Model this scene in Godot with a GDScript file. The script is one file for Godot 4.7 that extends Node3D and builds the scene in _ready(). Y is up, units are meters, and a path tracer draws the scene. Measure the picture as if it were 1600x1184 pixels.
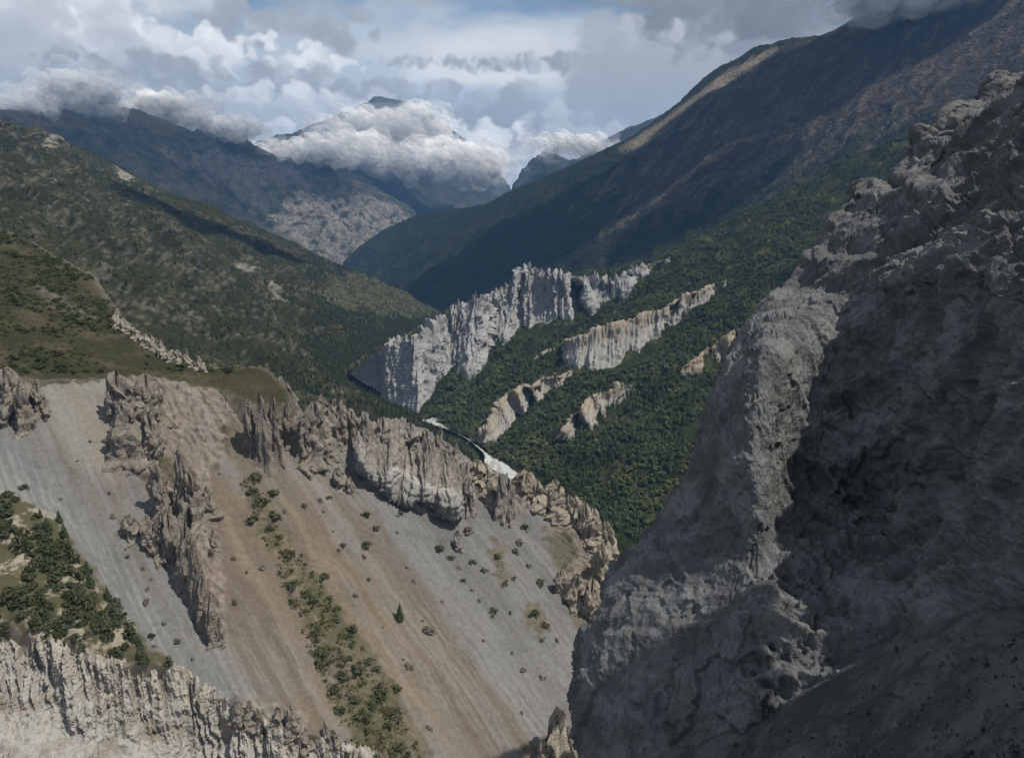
extends Node3D
# Mountain valley: grey scree slopes and rock spires in front, forested slopes and cloud-topped mountains behind. Units are metres, y is up.

const F := 1165.0                      # focal length of the lens, in 1600ths of the picture's width
const EYE := Vector3(0, 700, 0)
const PITCH := 0.2443
const UP := Vector3(0, 1, 0)

var sin_p := sin(PITCH)
var cos_p := cos(PITCH)
var fbm := FastNoiseLite.new()         # soft, five octaves
var rid := FastNoiseLite.new()         # ridged
var cel := FastNoiseLite.new()         # cracks between cells
var one := FastNoiseLite.new()         # a single octave
var blk := FastNoiseLite.new()         # broken blocks, each at a height of its own
var rng := RandomNumberGenerator.new()
var mats := {}


func _ready() -> void:
	setup_noise()
	build_camera_and_sky()
	build_materials()
	build_far_land()
	build_valley()
	build_left_hills()
	build_scree()
	build_right_cliff()
	build_clouds()


# ---------------------------------------------------------------- helpers

func setup_noise() -> void:
	rng.seed = 7
	for n in [fbm, rid, one]:
		n.noise_type = FastNoiseLite.TYPE_SIMPLEX
		n.frequency = 1.0
	fbm.seed = 3
	fbm.fractal_type = FastNoiseLite.FRACTAL_FBM
	fbm.fractal_octaves = 5
	rid.seed = 11
	rid.fractal_type = FastNoiseLite.FRACTAL_RIDGED
	rid.fractal_octaves = 4
	one.seed = 23
	one.fractal_type = FastNoiseLite.FRACTAL_NONE
	cel.noise_type = FastNoiseLite.TYPE_CELLULAR
	cel.seed = 5
	cel.frequency = 1.0
	cel.fractal_type = FastNoiseLite.FRACTAL_NONE
	cel.cellular_return_type = FastNoiseLite.RETURN_DISTANCE2_SUB
	blk.noise_type = FastNoiseLite.TYPE_CELLULAR
	blk.seed = 8
	blk.frequency = 1.0
	blk.fractal_type = FastNoiseLite.FRACTAL_NONE
	blk.cellular_return_type = FastNoiseLite.RETURN_CELL_VALUE


func ray(px: float, py: float) -> Vector3:      # direction from the eye, per metre of depth
	var v := (py - 592.0) / F
	return Vector3((px - 800.0) / F, -sin_p - v * cos_p, -(cos_p - v * sin_p))


func at(px: float, py: float, d: float) -> Vector3:
	return EYE + ray(px, py) * d


func level(px: float, py: float, y: float) -> Vector3:   # where that line of sight meets a level
	var r := ray(px, py)
	return EYE + r * ((y - EYE.y) / r.y)


func seen(p: Vector3) -> Vector3:               # picture place and depth of a point, to skip what the photo cannot show
	var q := p - EYE
	var d := -sin_p * q.y - cos_p * q.z
	if d < 1.0:
		return Vector3(-9999, -9999, -1)
	return Vector3(800.0 + F * q.x / d, 592.0 - F * (cos_p * q.y - sin_p * q.z) / d, d)


func sm(a: float, b: float, x: float) -> float:
	return smoothstep(a, b, x)


func add(o: Node3D, called: String, parent: Node = self) -> Node3D:
	o.name = called
	parent.add_child(o, true)
	return o


func tag(o: Node3D, label: String, category: String, group := "", kind := "") -> Node3D:
	if label:
		o.set_meta("label", label)
	if category:
		o.set_meta("category", category)
	if group:
		o.set_meta("group", group)
	if kind:
		o.set_meta("kind", kind)
	return o


func named(base: String) -> String:             # base, base_001, base_002 ...
	if not has_node(base):
		return base
	var k := 1
	while has_node("%s_%03d" % [base, k]):
		k += 1
	return "%s_%03d" % [base, k]


func mesh_node(m: Mesh, mat: Material, called: String, parent: Node = self) -> MeshInstance3D:
	var o := MeshInstance3D.new()
	o.mesh = m
	if mat:
		o.material_override = mat
	add(o, named(called) if parent == self else called, parent)
	return o


class Field:                                     # a smooth value over a sheet, kept coarse
	var w: int
	var h: int
	var a0: float
	var b0: float
	var c: float
	var v := PackedFloat32Array()

	func get_at(a: float, b: float) -> float:
		var x := clampf((a - a0) / c, 0.0, w - 1.001)
		var y := clampf((b - b0) / c, 0.0, h - 1.001)
		var i := int(x)
		var j := int(y)
		x -= i
		y -= j
		var k := j * w + i
		return (v[k] * (1.0 - x) + v[k + 1] * x) * (1.0 - y) + (v[k + w] * (1.0 - x) + v[k + w + 1] * x) * y


class Sheet:                                     # a slope: an inclined plane with relief along its normal
	var o: Vector3
	var n: Vector3
	var e1: Vector3                              # along the slope, level
	var e2: Vector3                              # down the slope
	var a0: float
	var b0: float
	var step: float
	var na: int
	var nb: int
	var hgt := PackedFloat32Array()
	var pos := PackedVector3Array()

	func plane(p: Vector3, q: Vector3, r: Vector3) -> void:
		o = p
		n = (q - p).cross(r - p).normalized()
		if n.y < 0:
			n = -n
		frame()

	func frame() -> void:
		e1 = Vector3(0, 1, 0).cross(n).normalized()
		e2 = n.cross(e1).normalized()
		if e2.y > 0:
			e2 = -e2
			e1 = -e1

	func to_ab(p: Vector3) -> Vector2:
		return Vector2((p - o).dot(e1), (p - o).dot(e2))

	func hit(eye: Vector3, r: Vector3, h := 0.0) -> Vector2:
		var d := (o + n * h - eye).dot(n) / r.dot(n)
		return to_ab(eye + r * d)

	func span(pts: Array, margin: float, s: float) -> void:
		var lo := Vector2(INF, INF)
		var hi := -lo
		for p in pts:
			lo = lo.min(p)
			hi = hi.max(p)
		a0 = lo.x - margin
		b0 = lo.y - margin
		step = s
		na = int((hi.x - lo.x + 2 * margin) / s) + 1
		nb = int((hi.y - lo.y + 2 * margin) / s) + 1

	func h_at(a: float, b: float) -> float:
		var x := clampf((a - a0) / step, 0.0, na - 1.001)
		var y := clampf((b - b0) / step, 0.0, nb - 1.001)
		var i := int(x)
		var j := int(y)
		x -= i
		y -= j
		var k := j * na + i
		return (hgt[k] * (1.0 - x) + hgt[k + 1] * x) * (1.0 - y) + (hgt[k + na] * (1.0 - x) + hgt[k + na + 1] * x) * y

	func point(a: float, b: float) -> Vector3:
		return o + e1 * a + e2 * b + n * h_at(a, b)


func hits(s: Sheet, pts: Array) -> Array:
	return pts.map(func(p): return s.hit(EYE, ray(p[0], p[1])))


func pick(s: Sheet, px: float, py: float) -> Vector3:    # the place on a sheet in that line of sight
	var r := ray(px, py)
	var q := s.hit(EYE, r)
	for k in 6:
		q = q.lerp(s.hit(EYE, r, s.h_at(q.x, q.y)), 0.8)
	return s.point(q.x, q.y)


func sdf(s: Sheet, pts: Array, tail := 0, cells := 4.0) -> Field:   # distance to an outline, positive inside; the last points may only close it
	var f := Field.new()
	f.c = s.step * cells
	f.a0 = s.a0
	f.b0 = s.b0
	f.w = int(s.na / cells) + 3
	f.h = int(s.nb / cells) + 3
	f.v.resize(f.w * f.h)
	var poly := PackedVector2Array(pts)
	var m := poly.size()
	var edges := m if tail == 0 else m - 1 - tail
	for j in f.h:
		for i in f.w:
			var p := Vector2(f.a0 + i * f.c, f.b0 + j * f.c)
			var best := INF
			for k in edges:
				var u := poly[k]
				var e := poly[(k + 1) % m] - u
				var t := clampf((p - u).dot(e) / e.length_squared(), 0.0, 1.0)
				best = minf(best, (p - u - e * t).length_squared())
			f.v[j * f.w + i] = sqrt(best) * (1.0 if Geometry2D.is_point_in_polygon(p, poly) else -1.0)
	return f


func union(fields: Array) -> Field:               # the outlines of several patches as one
	var f: Field = fields[0]
	for k in range(1, fields.size()):
		var g: Field = fields[k]
		for i in f.v.size():
			f.v[i] = maxf(f.v[i], g.v[i])
	return f


func grid_mesh(na: int, nb: int, pos: PackedVector3Array, up: Vector3, paint: Callable, gone := PackedByteArray()) -> ArrayMesh:   # gone marks points past the edge of a landform
	var nor := PackedVector3Array()
	nor.resize(na * nb)
	var col := PackedColorArray()
	col.resize(na * nb)
	for j in nb:
		for i in na:
			var k := j * na + i
			var dx := pos[k + 1 if i < na - 1 else k] - pos[k - 1 if i > 0 else k]
			var dy := pos[k + na if j < nb - 1 else k] - pos[k - na if j > 0 else k]
			var q := dx.cross(dy)
			nor[k] = q
	var total := Vector3.ZERO
	var outward := 0.0                            # a closed shape has no upper side: its normals point away from its middle
	for k in na * nb:
		total += nor[k]
		outward += nor[k].dot(pos[k])
	var flip := total.dot(up) < 0 if up != Vector3.ZERO else outward < 0
	for k in na * nb:
		var q := nor[k].normalized()
		if flip:
			q = -q
		if q == Vector3.ZERO:
			q = up
		nor[k] = q
		col[k] = paint.call(k, pos[k], q)
	var idx := PackedInt32Array()
	idx.resize((na - 1) * (nb - 1) * 6)
	var m := 0
	for j in nb - 1:
		for i in na - 1:
			var k := j * na + i
			if gone and (gone[k] or gone[k + 1] or gone[k + na] or gone[k + na + 1]):
				continue
			var s: Array = [k, k + 1, k + na, k + 1, k + na + 1, k + na] if flip else [k, k + na, k + 1, k + 1, k + na, k + na + 1]
			for t in 6:
				idx[m + t] = s[t]
			m += 6
	idx.resize(m)
	var arr := []
	arr.resize(Mesh.ARRAY_MAX)
	arr[Mesh.ARRAY_VERTEX] = pos
	arr[Mesh.ARRAY_NORMAL] = nor
	arr[Mesh.ARRAY_COLOR] = col
	arr[Mesh.ARRAY_INDEX] = idx
	var out := ArrayMesh.new()
	out.add_surface_from_arrays(Mesh.PRIMITIVE_TRIANGLES, arr)
	return out


func sheet_mesh(s: Sheet, relief: Callable, paint: Callable) -> ArrayMesh:   # relief(a, b, p) -> metres; paint(a, b, p, normal, height) -> colour
	s.hgt.resize(s.na * s.nb)
	s.pos.resize(s.na * s.nb)
	var gone := PackedByteArray()
	for j in s.nb:
		var b := s.b0 + j * s.step
		for i in s.na:
			var a := s.a0 + i * s.step
			var p := s.o + s.e1 * a + s.e2 * b
			var h: float = relief.call(a, b, p)
			if is_nan(h):
				if not gone:
					gone.resize(s.na * s.nb)
				gone[j * s.na + i] = 1
				h = -30.0
			s.hgt[j * s.na + i] = h
			s.pos[j * s.na + i] = p + s.n * h
	return grid_mesh(s.na, s.nb, s.pos, s.n, func(k, p, q): return paint.call(s.a0 + (k % s.na) * s.step, s.b0 + (k / s.na) * s.step, p, q, s.hgt[k]), gone)


func cr(p0: Vector3, p1: Vector3, p2: Vector3, p3: Vector3, t: float) -> Vector3:
	return p1.cubic_interpolate(p2, p0, p3, t)


func along(row: Array, x: float) -> Vector3:     # a smooth curve through the points of a row, x from 0 to 1
	var m := row.size() - 1
	x = clampf(x, 0, 1) * m
	var i := mini(int(x), m - 1)
	return cr(row[maxi(i - 1, 0)], row[i], row[i + 1], row[mini(i + 2, m)], x - i)


func loft(rows: Array, nu: int, nv: int, out_dir: Vector3, relief: Callable, paint: Callable, even := false) -> ArrayMesh:
	# rows of world points; relief(u, v, p, normal) -> offset vector; paint(u, v, p, normal) -> colour
	var nr := rows.size()
	var grid := []
	for r in rows:
		var line := PackedVector3Array()
		line.resize(nu)
		for i in nu:
			line[i] = along(r, float(i) / (nu - 1))
		grid.append(line)
	var reach := PackedFloat32Array([0.0])         # how far along the rows lie, when the points are to be spread evenly
	for k in nr - 1:
		var gap := 1.0
		if even:
			gap = 0.0
			for i in range(nu / 8, nu, nu / 8):
				gap += (grid[k + 1][i] - grid[k][i]).length()
		reach.append(reach[k] + gap)
	var base := PackedVector3Array()
	base.resize(nu * nv)
	var r := 0
	for j in nv:
		var far := float(j) / (nv - 1) * reach[nr - 1]
		while r < nr - 2 and reach[r + 1] < far:
			r += 1
		var x := r + clampf((far - reach[r]) / (reach[r + 1] - reach[r]), 0.0, 1.0)
		var t := x - r
		var g0: PackedVector3Array = grid[maxi(r - 1, 0)]
		var g1: PackedVector3Array = grid[r]
		var g2: PackedVector3Array = grid[r + 1]
		var g3: PackedVector3Array = grid[mini(r + 2, nr - 1)]
		for i in nu:
			base[j * nu + i] = g1[i].cubic_interpolate(g2[i], g0[i], g3[i], t)
	var pos := PackedVector3Array()
	pos.resize(nu * nv)
	var total := Vector3.ZERO
	var nor := PackedVector3Array()
	nor.resize(nu * nv)
	for j in nv:
		for i in nu:
			var k := j * nu + i
			var i0 := maxi(i - 3, 0)
			var i1 := mini(i + 3, nu - 1)
			var j0 := maxi(j - 3, 0)
			var j1 := mini(j + 3, nv - 1)
			nor[k] = (base[j * nu + i1] - base[j * nu + i0]).cross(base[j1 * nu + i] - base[j0 * nu + i])
			total += nor[k]
	var sign := 1.0 if total.dot(out_dir) > 0 else -1.0
	for j in nv:
		for i in nu:
			var k := j * nu + i
			pos[k] = base[k] + relief.call(float(i) / (nu - 1), float(j) / (nv - 1), base[k], nor[k].normalized() * sign)
	return grid_mesh(nu, nv, pos, out_dir, func(k, p, q): return paint.call(float(k % nu) / (nu - 1), float(k / nu) / (nv - 1), p, q))


# ---------------------------------------------------------------- camera, sun, sky

func build_camera_and_sky() -> void:
	var cam := Camera3D.new()
	cam.position = EYE
	cam.rotation.x = -PITCH
	cam.fov = rad_to_deg(2.0 * atan(592.0 / F))
	cam.near = 0.5
	cam.far = 60000.0
	add(cam, "camera")
	cam.current = true
	var env := Environment.new()
	env.background_mode = Environment.BG_SKY
	env.tonemap_mode = Environment.TONE_MAPPER_LINEAR
	env.tonemap_exposure = 1.15
	env.sdfgi_enabled = true
	env.ssao_enabled = true
	env.ssil_enabled = true
	env.fog_enabled = true
	env.fog_density = 0.000027
	env.fog_light_color = Color(0.52, 0.74, 1.0)
	env.volumetric_fog_enabled = true
	env.volumetric_fog_density = 0.0
	var sky := Sky.new()
	var pano := PanoramaSkyMaterial.new()
	pano.panorama = ImageTexture.create_from_image(sky_image())
	pano.energy_multiplier = 1.0
	sky.sky_material = pano
	env.sky = sky
	env.background_energy_multiplier = 0.9
	var we := WorldEnvironment.new()
	we.environment = env
	we.name = "world_environment"
	add_child(we)
	var sun := DirectionalLight3D.new()
	sun.light_energy = 1.5
	sun.light_angular_distance = 0.5
	sun.light_color = Color(1.0, 0.965, 0.91)
	sun.shadow_enabled = true
	add(sun, "sun")
	sun.look_at_from_position(Vector3.ZERO, -sun_dir(), UP)


func sun_dir() -> Vector3:                       # towards the sun: over the right shoulder
	var az := deg_to_rad(112.0)
	var el := deg_to_rad(60.0)
	return Vector3(sin(az) * cos(el), sin(el), -cos(az) * cos(el))


var sky_blobs := []


func blob(px: float, py: float, rx: float, ry: float, light: float, shade: float, thick := 1.0, ragged := 1.0, tilt := 0.0) -> void:
	# one cloud: middle and half sizes in the photo's pixels, kept as angles; light and shade are the brightness of its sunny and shady sides
	var c := angles(ray(px, py))
	var k := rad_to_deg(1.0 / F)
	sky_blobs.append([c.x, c.y, rx * k, ry * k, light, shade, thick, ragged, tilt])


func angles(r: Vector3) -> Vector2:
	r = r.normalized()
	return Vector2(rad_to_deg(atan2(r.x, -r.z)), rad_to_deg(asin(r.y)))


func sky_color(az: float, el: float) -> Color:
	var x := cos(deg_to_rad(az))
	var y := sin(deg_to_rad(az))
	var e := maxf(el, 0.0)
	# clear air, paler towards the horizon
	var pale := exp(-e / 14.0)
	var c := Color(0.09 + 0.20 * pale, 0.19 + 0.22 * pale, 0.37 + 0.16 * pale)
	# high, thin sheet everywhere
	var hx := 60.0 * x / (e + 12.0) * 4.0
	var hy := 60.0 * y / (e + 12.0) * 4.0
	var sheet := fbm.get_noise_3d(hx * 0.07, hy * 0.07, 3.0) * 0.5 + 0.5
	var veil := sm(0.38, 0.62, sheet + 0.10 * pale)
	c = c.lerp(Color(0.62, 0.68, 0.73), 0.75 * veil)
	# heaps of cloud all round, above the mountains
	var w := fbm.get_noise_3d(x * 3.1 + 7.0, y * 3.1, el * 0.085) + 0.35 * fbm.get_noise_3d(x * 11.0, y * 11.0 + 5.0, el * 0.30)
	var w2 := fbm.get_noise_3d(x * 3.1 + 7.0 + 0.05 * y, y * 3.1 - 0.05 * x, (el + 1.6) * 0.085) + 0.35 * fbm.get_noise_3d(x * 11.0, y * 11.0 + 5.0, (el + 1.0) * 0.30)
	var front := sm(50.0, 38.0, absf(az)) * sm(26.0, 17.0, el)
	var heap := sm(-0.05, 0.22, w + 0.12) * (1.0 - front)
	var lit := clampf(0.5 + 2.2 * (w - w2), 0.0, 1.0)
	c = c.lerp(Color(0.34, 0.37, 0.41).lerp(Color(0.92, 0.92, 0.91), lit), heap * 0.9)
	if front <= 0.0:
		return c
	var n0 := one.get_noise_2d(az * 0.09, el * 0.16)
	var n1 := fbm.get_noise_2d(az * 0.10 + 40.0, el * 0.34)
	for s in sky_blobs:
		var dx: float = (az - s[0]) / s[2]
		var dy: float = (el - s[1] + s[8] * (az - s[0])) / s[3]
		var q := 1.0 - sqrt(dx * dx + dy * dy)
		if q < -0.9:
			continue
		var edge: float = q + s[7] * (0.9 * n1 + 0.3 * n0)
		var cover: float = sm(-0.05, 0.42 / s[6], edge) * front
		if cover <= 0.0:
			continue
		var l := clampf(0.5 + 0.35 * dy + 0.7 * n1 + 0.3 * n0, 0.0, 1.0)
		var v: float = lerpf(s[5], s[4], l)
		c = c.lerp(cloud_tone(v), cover)
	return c


func cloud_tone(v: float) -> Color:
	var l := sm(0.35, 1.0, v)
	return Color(v * lerpf(0.95, 0.985, l), v * lerpf(0.995, 1.0, l), v * lerpf(1.055, 1.01, l))


const SKY_W := 4096
const SKY_I := 592                              # half the width of the finely drawn part of the sky
const SKY_TOP := 27.0
const SKY_ROWS := 318

var warp := []


func heap(img: Image, px: float, py: float, rx: float, ry: float, count: int, light: float, shade: float, size := 0.45, solid := 0.75) -> void:
	# a heap of round cloud heads, back to front: pixels of the photo for the middle and half sizes, kept as angles
	var c := angles(ray(px, py))
	var k := rad_to_deg(1.0 / F) * SKY_W / 360.0
	var cx := SKY_I + c.x / 360.0 * SKY_W
	var cy := (SKY_TOP - c.y) / 360.0 * SKY_W
	var list := []
	for n in count:
		var q := Vector2(rng.randf_range(-1, 1), rng.randf_range(-1, 1))
		if q.length() > 1.0:
			continue
		var lump := fbm.get_noise_2d(q.x * 1.6 + px * 0.1, q.y * 1.2 + py * 0.1)
		if lump < -0.22 + 0.25 * q.length():
			continue
		list.append([q.y + rng.randf_range(-0.5, 0.5), q, ry * k * size * rng.randf_range(0.45, 1.2) * (1.1 - 0.5 * q.length())])
	list.sort_custom(func(x, y): return x[0] < y[0])
	for e in list:
		var q: Vector2 = e[1]
		var r: float = e[2]
		var x := cx + q.x * rx * k
		var y := cy + q.y * ry * k
		var tone := clampf(0.62 - 0.42 * q.y + 0.30 * q.x * 0.3 + rng.randf_range(-0.22, 0.22), 0, 1)
		for j in range(maxi(int(y - r * 1.3), 0), mini(int(y + r * 1.3) + 1, SKY_ROWS)):
			for i in range(maxi(int(x - r * 1.6), 0), mini(int(x + r * 1.6) + 1, 2 * SKY_I)):
				var w: Vector2 = warp[j * 2 * SKY_I + i]
				var dx := (i - x + w.x * (2.0 + 0.35 * r)) / (r * 1.25)
				var dy := (j - y + w.y * (2.0 + 0.35 * r)) / r
				var d := dx * dx + dy * dy
				if d > 1.0:
					continue
				var a := solid * (1.0 - smoothstep(0.25, 1.0, d))
				var v := lerpf(shade, light, clampf(tone + 0.28 * (dx * 0.6 - dy) - 0.1, 0.0, 1.0))
				img.set_pixel(i, j, img.get_pixel(i, j).lerp(cloud_tone(v), a))


func sky_image() -> Image:
	rng.seed = 4
	# flat sheets and streaks: middle x, y, half width, half height, light, shade, thickness, raggedness
	blob(770, 75, 380, 80, 0.80, 0.70, 0.4, 0.35)
	blob(120, 20, 330, 90, 0.74, 0.58, 0.4, 0.6)
	blob(830, 125, 260, 20, 0.88, 0.78, 0.4, 0.4)
	blob(1250, 90, 380, 130, 0.42, 0.34, 0.4, 0.4)
	blob(800, 200, 420, 60, 0.46, 0.38, 0.4, 0.4)
	blob(250, 160, 420, 60, 0.44, 0.36, 0.4, 0.4)
	blob(1020, 5, 380, 14, 0.38, 0.32, 0.4, 0.6)
	var far := Image.create_empty(512, 256, false, Image.FORMAT_RGBF)
	for j in 256:
		for i in 512:
			far.set_pixel((i + 256) % 512, j, sky_color((i + 0.5) / 512.0 * 360.0 - 180.0, 90.0 - (j + 0.5) / 256.0 * 180.0))
	far.resize(SKY_W, SKY_W / 2, Image.INTERPOLATE_BILINEAR)
	var img := Image.create_empty(2 * SKY_I, SKY_ROWS, false, Image.FORMAT_RGBF)
	warp.resize(2 * SKY_I * SKY_ROWS)
	for j in SKY_ROWS:
		for i in 2 * SKY_I:
			img.set_pixel(i, j, sky_color((i - SKY_I + 0.5) / SKY_W * 360.0, SKY_TOP - (j + 0.5) / SKY_W * 360.0))
			warp[j * 2 * SKY_I + i] = Vector2(fbm.get_noise_2d(i * 0.035, j * 0.045), fbm.get_noise_2d(i * 0.035 + 60.0, j * 0.045 + 9.0)) * 1.4
	# heaps, far ones first
	heap(img, 60, 20, 170, 40, 60, 0.86, 0.55, 0.6, 0.6)
	heap(img, 460, 40, 130, 34, 110, 0.46, 0.36, 0.6, 0.5)
	heap(img, 640, 96, 70, 6, 60, 0.46, 0.38, 1.1, 0.4)
	heap(img, 735, 102, 95, 9, 90, 0.40, 0.33, 1.1, 0.45)
	heap(img, 880, 96, 90, 12, 90, 0.42, 0.35, 1.0, 0.45)
	heap(img, 1150, 60, 200, 60, 60, 0.46, 0.37, 1.0, 0.3)
	heap(img, 1000, 110, 90, 80, 80, 0.50, 0.39, 0.8, 0.35)
	heap(img, 1350, 10, 340, 40, 90, 0.25, 0.18, 1.3, 0.35)
	heap(img, 1080, -5, 160, 22, 40, 0.30, 0.22, 1.4, 0.35)
	heap(img, 200, 70, 130, 42, 150, 0.95, 0.60, 0.5, 0.7)
	heap(img, 370, 88, 130, 30, 130, 0.98, 0.62, 0.5, 0.7)
	heap(img, 480, 108, 90, 18, 80, 0.95, 0.60, 0.6, 0.6)
	heap(img, 60, 110, 120, 85, 150, 0.62, 0.38, 0.5, 0.6)
	heap(img, 250, 112, 170, 26, 150, 0.44, 0.34, 0.6, 0.6)
	heap(img, 560, 138, 170, 24, 150, 0.48, 0.36, 0.6, 0.5)
	heap(img, 820, 165, 260, 34, 200, 0.46, 0.37, 0.7, 0.5)
	heap(img, 1010, 60, 60, 25, 60, 0.62, 0.45, 0.6, 0.5)
	heap(img, 430, 165, 110, 30, 140, 0.90, 0.42, 0.5, 0.7)
	heap(img, 560, 190, 110, 36, 140, 0.72, 0.38, 0.5, 0.6)
	heap(img, 100, 160, 200, 34, 200, 0.46, 0.34, 0.6, 0.5)
	heap(img, 320, 180, 140, 30, 140, 0.60, 0.36, 0.6, 0.5)
	heap(img, 500, 222, 120, 34, 140, 0.92, 0.44, 0.5, 0.6)
	heap(img, 900, 215, 120, 40, 140, 0.66, 0.44, 0.6, 0.5)
	heap(img, 720, 240, 130, 46, 200, 1.0, 0.46, 0.5, 0.6)
	# soft seam with the rest of the sky
	var j0 := int((90.0 - SKY_TOP) / 360.0 * SKY_W)
	for j in SKY_ROWS:
		for i in 2 * SKY_I:
			var a := minf(sm(0, 70, i) * sm(2 * SKY_I, 2 * SKY_I - 70, i), sm(0, 50, j))
			var x := (i - SKY_I + SKY_W) % SKY_W
			far.set_pixel(x, j0 + j, far.get_pixel(x, j0 + j).lerp(img.get_pixel(i, j), a))
	return far


# ---------------------------------------------------------------- materials

func noise_tex(kind: int, freq: float, octaves: int, lo: float, hi: float, sd: int, ridged := false) -> NoiseTexture2D:
	var n := FastNoiseLite.new()
	n.noise_type = kind
	n.frequency = freq
	n.seed = sd
	n.fractal_type = FastNoiseLite.FRACTAL_RIDGED if ridged else FastNoiseLite.FRACTAL_FBM
	n.fractal_octaves = octaves
	var t := NoiseTexture2D.new()
	t.width = 1024
	t.height = 1024
	t.seamless = true
	t.noise = n
	var g := Gradient.new()
	g.set_color(0, Color(lo, lo, lo))
	g.set_color(1, Color(hi, hi, hi))
	t.color_ramp = g
	return t


func ground_mat(called: String, tile: float, lo: float, relief_cm: float, ridged := false, sd := 1) -> StandardMaterial3D:
	var m := StandardMaterial3D.new()
	m.resource_name = called
	m.vertex_color_use_as_albedo = true
	m.roughness = 0.95
	m.metallic_specular = 0.15
	m.uv1_triplanar = true
	m.uv1_world_triplanar = true
	m.uv1_scale = Vector3.ONE / tile
	m.albedo_texture = noise_tex(FastNoiseLite.TYPE_SIMPLEX, 0.02, 6, lo, 1.0, sd)
	m.heightmap_enabled = true
	m.heightmap_texture = noise_tex(FastNoiseLite.TYPE_SIMPLEX, 0.014, 7, 0.0, 1.0, sd + 40, ridged)
	m.heightmap_scale = relief_cm
	m.uv2_triplanar = true
	m.uv2_world_triplanar = true
	m.uv2_scale = Vector3.ONE / (tile * 0.23)
	m.detail_enabled = true
	m.detail_uv_layer = BaseMaterial3D.DETAIL_UV_2
	m.detail_blend_mode = BaseMaterial3D.BLEND_MODE_MUL
	m.detail_albedo = noise_tex(FastNoiseLite.TYPE_SIMPLEX, 0.03, 5, lo, 1.0, sd + 80)
	return m


func build_materials() -> void:
	mats.scree = ground_mat("scree", 70.0, 0.90, 16.0, false, 1)
	mats.rock = ground_mat("rock", 40.0, 0.80, 120.0, true, 2)
	mats.cliff = ground_mat("cliff", 60.0, 0.82, 150.0, true, 3)
	mats.far = ground_mat("far_ground", 700.0, 0.72, 1500.0, true, 4)
	mats.mid_near = ground_mat("meadow_ground", 50.0, 0.70, 60.0, false, 6)
	mats.cliff_near = ground_mat("near_cliff", 24.0, 0.78, 32.0, true, 7)
	mats.mid = ground_mat("mid_ground", 260.0, 0.70, 500.0, false, 5)
	for k in 3:
		var m := StandardMaterial3D.new()
		m.resource_name = ["leaf", "needle", "bark"][k]
		m.vertex_color_use_as_albedo = true
		m.roughness = 0.8
		m.metallic_specular = 0.25
		if k < 2:
			m.backlight = Color(0.30, 0.34, 0.16)
		mats[m.resource_name] = m
	mats.water = StandardMaterial3D.new()
	mats.water.resource_name = "water"
	mats.water.albedo_color = Color(0.60, 0.63, 0.63)
	mats.water.roughness = 0.75
	mats.water.metallic_specular = 0.2


# ---------------------------------------------------------------- far mountains

func landform(called: String, m: ArrayMesh, mat: Material, label: String) -> MeshInstance3D:
	var o := mesh_node(m, mat, called)
	tag(o, label, "", "", "structure")
	return o


func slope_noise(s: Sheet, a: float, b: float, p: Vector3, size: float) -> float:   # spurs and gullies that run down a mountainside
	var w := fbm.get_noise_3dv(p / size * 0.35) * size * 0.5
	var g := rid.get_noise_2d((a + w) / size * 0.55, b / size * 0.14)
	var g2 := rid.get_noise_2d((a + w * 0.6) / size * 1.9 + 31.0, b / size * 0.45)
	return size * (0.16 * g + 0.05 * g2) + size * 0.10 * fbm.get_noise_3dv(p / size * 1.2)


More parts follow.
